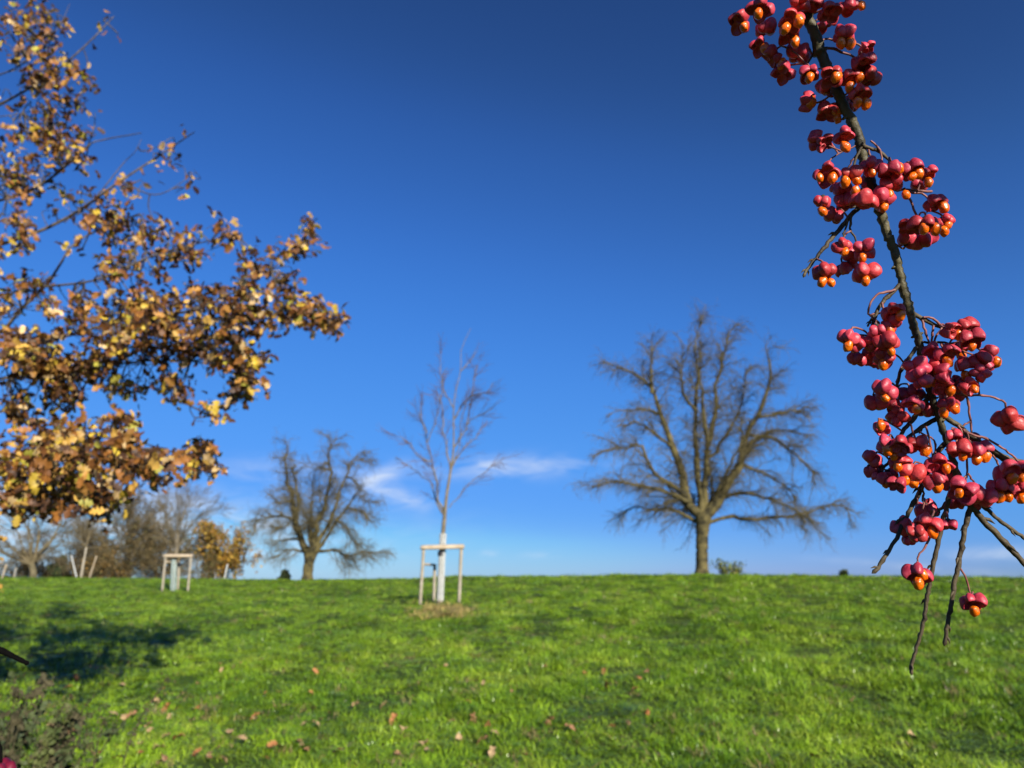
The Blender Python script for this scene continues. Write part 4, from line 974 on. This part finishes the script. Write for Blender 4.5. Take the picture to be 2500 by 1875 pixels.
def lobe(seed_r, L, Wd, H, open_):
    """one valve of the capsule: rounded boat, keel on top, hollow below when open"""
    nu, nv = 18, 12
    th = np.linspace(0, 2 * np.pi, nu, endpoint=False); ph = np.linspace(.001, np.pi - .001, nv)
    Th, Ph = np.meshgrid(th, ph)
    X, Y, Z = np.sin(Ph) * np.cos(Th), np.sin(Ph) * np.sin(Th), np.cos(Ph)
    pin = 1 - .42 * np.clip(X, 0, 1)**1.5 - .10 * np.clip(-X, 0, 1)
    Y = Y * pin; Zt = Z * (1 - .34 * np.clip(X, 0, 1)**2)
    Zt = Zt + .18 * (1 - np.abs(Y)) * (Z > 0) * (1 - X**2)
    if open_ > 0:
        low = Zt < -.5
        Zt = np.where(low, -.5 + 1.1 * open_ * (-.5 - Zt), Zt)
    Zt = Zt - .12 * X * np.abs(X)
    V = np.stack([X * L, Y * Wd, Zt * H], -1).reshape(-1, 3)
    V += .05 * L * np.sin(V / L * 3.1 + seed_r.random(3) * 6.28) + .022 * L * np.sin(V[:, [1, 2, 0]] / L * 7.3 + seed_r.random(3) * 6.28)
    idx = np.arange(nu * nv).reshape(nv, nu)
    Fq = np.stack([idx[:-1], idx[1:], np.roll(idx[1:], -1, 1), np.roll(idx[:-1], -1, 1)], -1).reshape(-1, 4)
    return V, Fq
def rotm(z, spin):
    z = unit(z); a = np.array([0, 1.0, 0]) if abs(z[1]) < .9 else np.array([1.0, 0, 0])
    x = unit(np.cross(a, z)); y = np.cross(z, x)
    c, s = math.cos(spin), math.sin(spin)
    return np.stack([c * x + s * y, -s * x + c * y, z], 1)
def capsule_geo(w, axis, spin, seed, nseeds):
    r = np.random.default_rng(seed); w = w * r.uniform(.86, 1.1); Rm_ = rotm(axis, spin); geo = []
    op = 1.0 if nseeds else r.choice([0, 1], p=[.55, .45])
    nl = 4
    for k in range(nl):
        a = k / nl * 6.283 + r.normal(0, .12); tilt = r.normal(.30, .20) - .05 * op; sz = r.uniform(.8, 1.15)
        V, Fq = lobe(r, .285 * w * sz, .245 * w * sz, .285 * w * sz, op)
        ct, stt = math.cos(tilt), math.sin(tilt)
        V = np.stack([V[:, 0] * ct + V[:, 2] * stt, V[:, 1], -V[:, 0] * stt + V[:, 2] * ct], 1)
        V = V + [.235 * w, 0, -.02 * w]
        ca, sa = math.cos(a), math.sin(a)
        V = np.stack([V[:, 0] * ca - V[:, 1] * sa, V[:, 0] * sa + V[:, 1] * ca, V[:, 2]], 1)
        geo.append((V @ Rm_.T, Fq))
    return geo
def seed_geo(size, seed):
    r = np.random.default_rng(seed); nu, nv = 16, 11
    th = np.linspace(0, 2 * np.pi, nu, endpoint=False); ph = np.linspace(.001, np.pi - .001, nv); Th, Ph = np.meshgrid(th, ph)
    V = np.stack([np.sin(Ph) * np.cos(Th) * .82, np.sin(Ph) * np.sin(Th) * .86, np.cos(Ph) * 1.1], -1).reshape(-1, 3)
    V *= (1 + .07 * np.sin(V[:, :1] * 5 + r.random() * 6) * np.sin(V[:, 2:] * 4 + r.random() * 6) + .04 * np.sin(V[:, 1:2] * 9 + r.random() * 6))
    idx = np.arange(nu * nv).reshape(nv, nu)
    Fq = np.stack([idx[:-1], idx[1:], np.roll(idx[1:], -1, 1), np.roll(idx[:-1], -1, 1)], -1).reshape(-1, 4)
    ax = unit(np.array([r.normal(0, .4), -.3 + r.normal(0, .3), 1.0])); V = (V * size) @ rotm(ax, r.random() * 6).T
    return V, Fq
order = np.argsort(-FWd - 12 * (BK == 0)); massmb = MB(); nmain = 0
for rank, i in enumerate(order):
    c = PD(FX[i], FY[i], FD[i]); w = FWd[i] * KP * FD[i]; sd = FRUIT[i][3]
    # stalk: to the nearest twig point, preferring one above
    cost = np.hypot(tpx - FX[i], (tpy - FY[i]) * np.where(tpy > FY[i] - 8, 1.9, 1.0)) + 900 * np.abs(tpz - FD[i]); j = int(np.argmin(cost)); near = TP[j]
    upv = unit(near - c) if np.linalg.norm(near - c) > .003 else np.array([0, 0, 1.0])
    low_ = bool(sd) and np.mean([b_ for _, b_ in sd]) - FY[i] > .24 * FWd[i]
    axis = unit(np.array([0, 0, 1.0]) * .9 + upv * .5 + FW * (-.12 if low_ else .32 if sd else .05) + rng.normal(0, .22 if low_ else .42, 3))
    geo = capsule_geo(w, axis, rng.random() * 6.28, 1000 + i, 0 if low_ else len(sd))
    top = c + axis * w * .20
    st_len = np.linalg.norm(near - top)
    stalk = None
    if st_len < .022:
        mid = (top + near) / 2 + axis * st_len * .22 + rng.normal(0, .0006, 3)
        sp_ = smooth(np.array([top, top + axis * st_len * .25, mid, near]), 10)
        stalk = tubes(sp_, np.linspace(.00062, .00055, 10), 6)
    cal = tubes(np.array([top - axis * .001, top + axis * .0008, top + axis * .0016]), np.array([.0019, .0016, .0006]), 7)
    if rank < 99:
        fo = MB()
        for V, Fq in geo: fo.add(V + c, Fq)
        fo = fo.build('fruit', M['capsule'], sb, loc=c)
        if stalk is not None: part('stalk', M['stalk'], fo, stalk, loc=c)
        part('calyx', M['calyx'], fo, cal, loc=c)
        for q, (a, b) in enumerate(sd):
            V, Fq = seed_geo(13.2 * KP * FD[i] * rng.uniform(.8, 1.15), 5000 + 7 * i + q); sc_ = PD(a, b, FD[i] - (.15 if low_ else .22) * w)
            MB().add(V + sc_, Fq).build('seed', M['seed'], fo, loc=sc_)
    else:
        for V, Fq in geo: massmb.add(V + c, Fq, mi=0)
        if stalk is not None: massmb.add(*stalk, mi=1)
        massmb.add(*cal, mi=2)
        for q, (a, b) in enumerate(sd):
            V, Fq = seed_geo(13.2 * KP * FD[i], 5000 + 7 * i + q); massmb.add(V + PD(a, b, FD[i] - (.15 if low_ else .22) * w), Fq, mi=3)
# unseen fruit and stems, added between the sun and this branch to shade it
off_st = []
for i in np.where(BK == 1)[0]:
    for q in range(1):
        p = PD(FX[i], FY[i], FD[i]) + TO_SUN * rng.uniform(.17, .42) + rng.normal(0, .007, 3)
        a, b, z = proj(p)
        if z > .02 and a < 2620 and b > -120: continue
        w = FWd[i] * KP * FD[i]; ax_ = unit(np.array([0, 0, 1.0]) + rng.normal(0, .3, 3))
        for V, Fq in capsule_geo(w, ax_, rng.random() * 6, 9000 + 3 * i + q, int(rng.integers(0, 2))): massmb.add(V + p, Fq, mi=0)
        massmb.add(*tubes(smooth(np.array([p, p + ax_ * .008, p + ax_ * .018 + [.004, 0, .002]]), 5), np.full(5, .0006), 5), mi=1)
        off_st.append(p + ax_ * .018 + [.004, 0, .002])
off_st = np.array(sorted(off_st, key=lambda v: -v[2]))
if len(off_st) > 12:
    for k in range(3):
        pl_ = off_st[k::3][::4]; Pq = smooth(pl_, 60); V, Fq = tubes(Pq, np.linspace(.002, .001, 60), 7)
        MB().add(V, Fq).build('twig', M['stem'], sb, loc=Pq[0])
tag(massmb.build('fruits_and_unseen_shade_fruits', [M['capsule'], M['stalk'], M['calyx'], M['seed']], sb, loc=SP), kind='stuff')

# near things at the lower left edge
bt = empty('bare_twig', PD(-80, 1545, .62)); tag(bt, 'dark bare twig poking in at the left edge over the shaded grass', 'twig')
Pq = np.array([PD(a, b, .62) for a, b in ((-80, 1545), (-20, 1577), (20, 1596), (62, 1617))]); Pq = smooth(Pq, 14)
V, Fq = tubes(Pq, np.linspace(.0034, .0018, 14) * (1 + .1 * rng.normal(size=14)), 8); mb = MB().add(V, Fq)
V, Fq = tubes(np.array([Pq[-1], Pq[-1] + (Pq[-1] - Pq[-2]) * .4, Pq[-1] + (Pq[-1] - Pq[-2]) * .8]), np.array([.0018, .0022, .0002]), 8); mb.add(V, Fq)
mb.build('stem', M['shade_dark'], bt, loc=(bt['wpos'][0], bt['wpos'][1], bt['wpos'][2]))
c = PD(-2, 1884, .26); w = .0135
sp2 = empty('spindle_fruit', c); tag(sp2, 'single shade-darkened crimson spindle fruit cut off by the lower left corner', 'fruit')
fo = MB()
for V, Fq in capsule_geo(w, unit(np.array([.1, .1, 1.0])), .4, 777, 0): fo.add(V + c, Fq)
fo.build('capsule', M['capsule_shade'], sp2, loc=c)
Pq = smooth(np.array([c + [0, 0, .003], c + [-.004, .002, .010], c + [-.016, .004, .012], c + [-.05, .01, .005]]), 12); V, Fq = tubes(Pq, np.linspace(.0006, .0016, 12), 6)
MB().add(V, Fq).build('stalk', M['shade_dark'], sp2, loc=c)
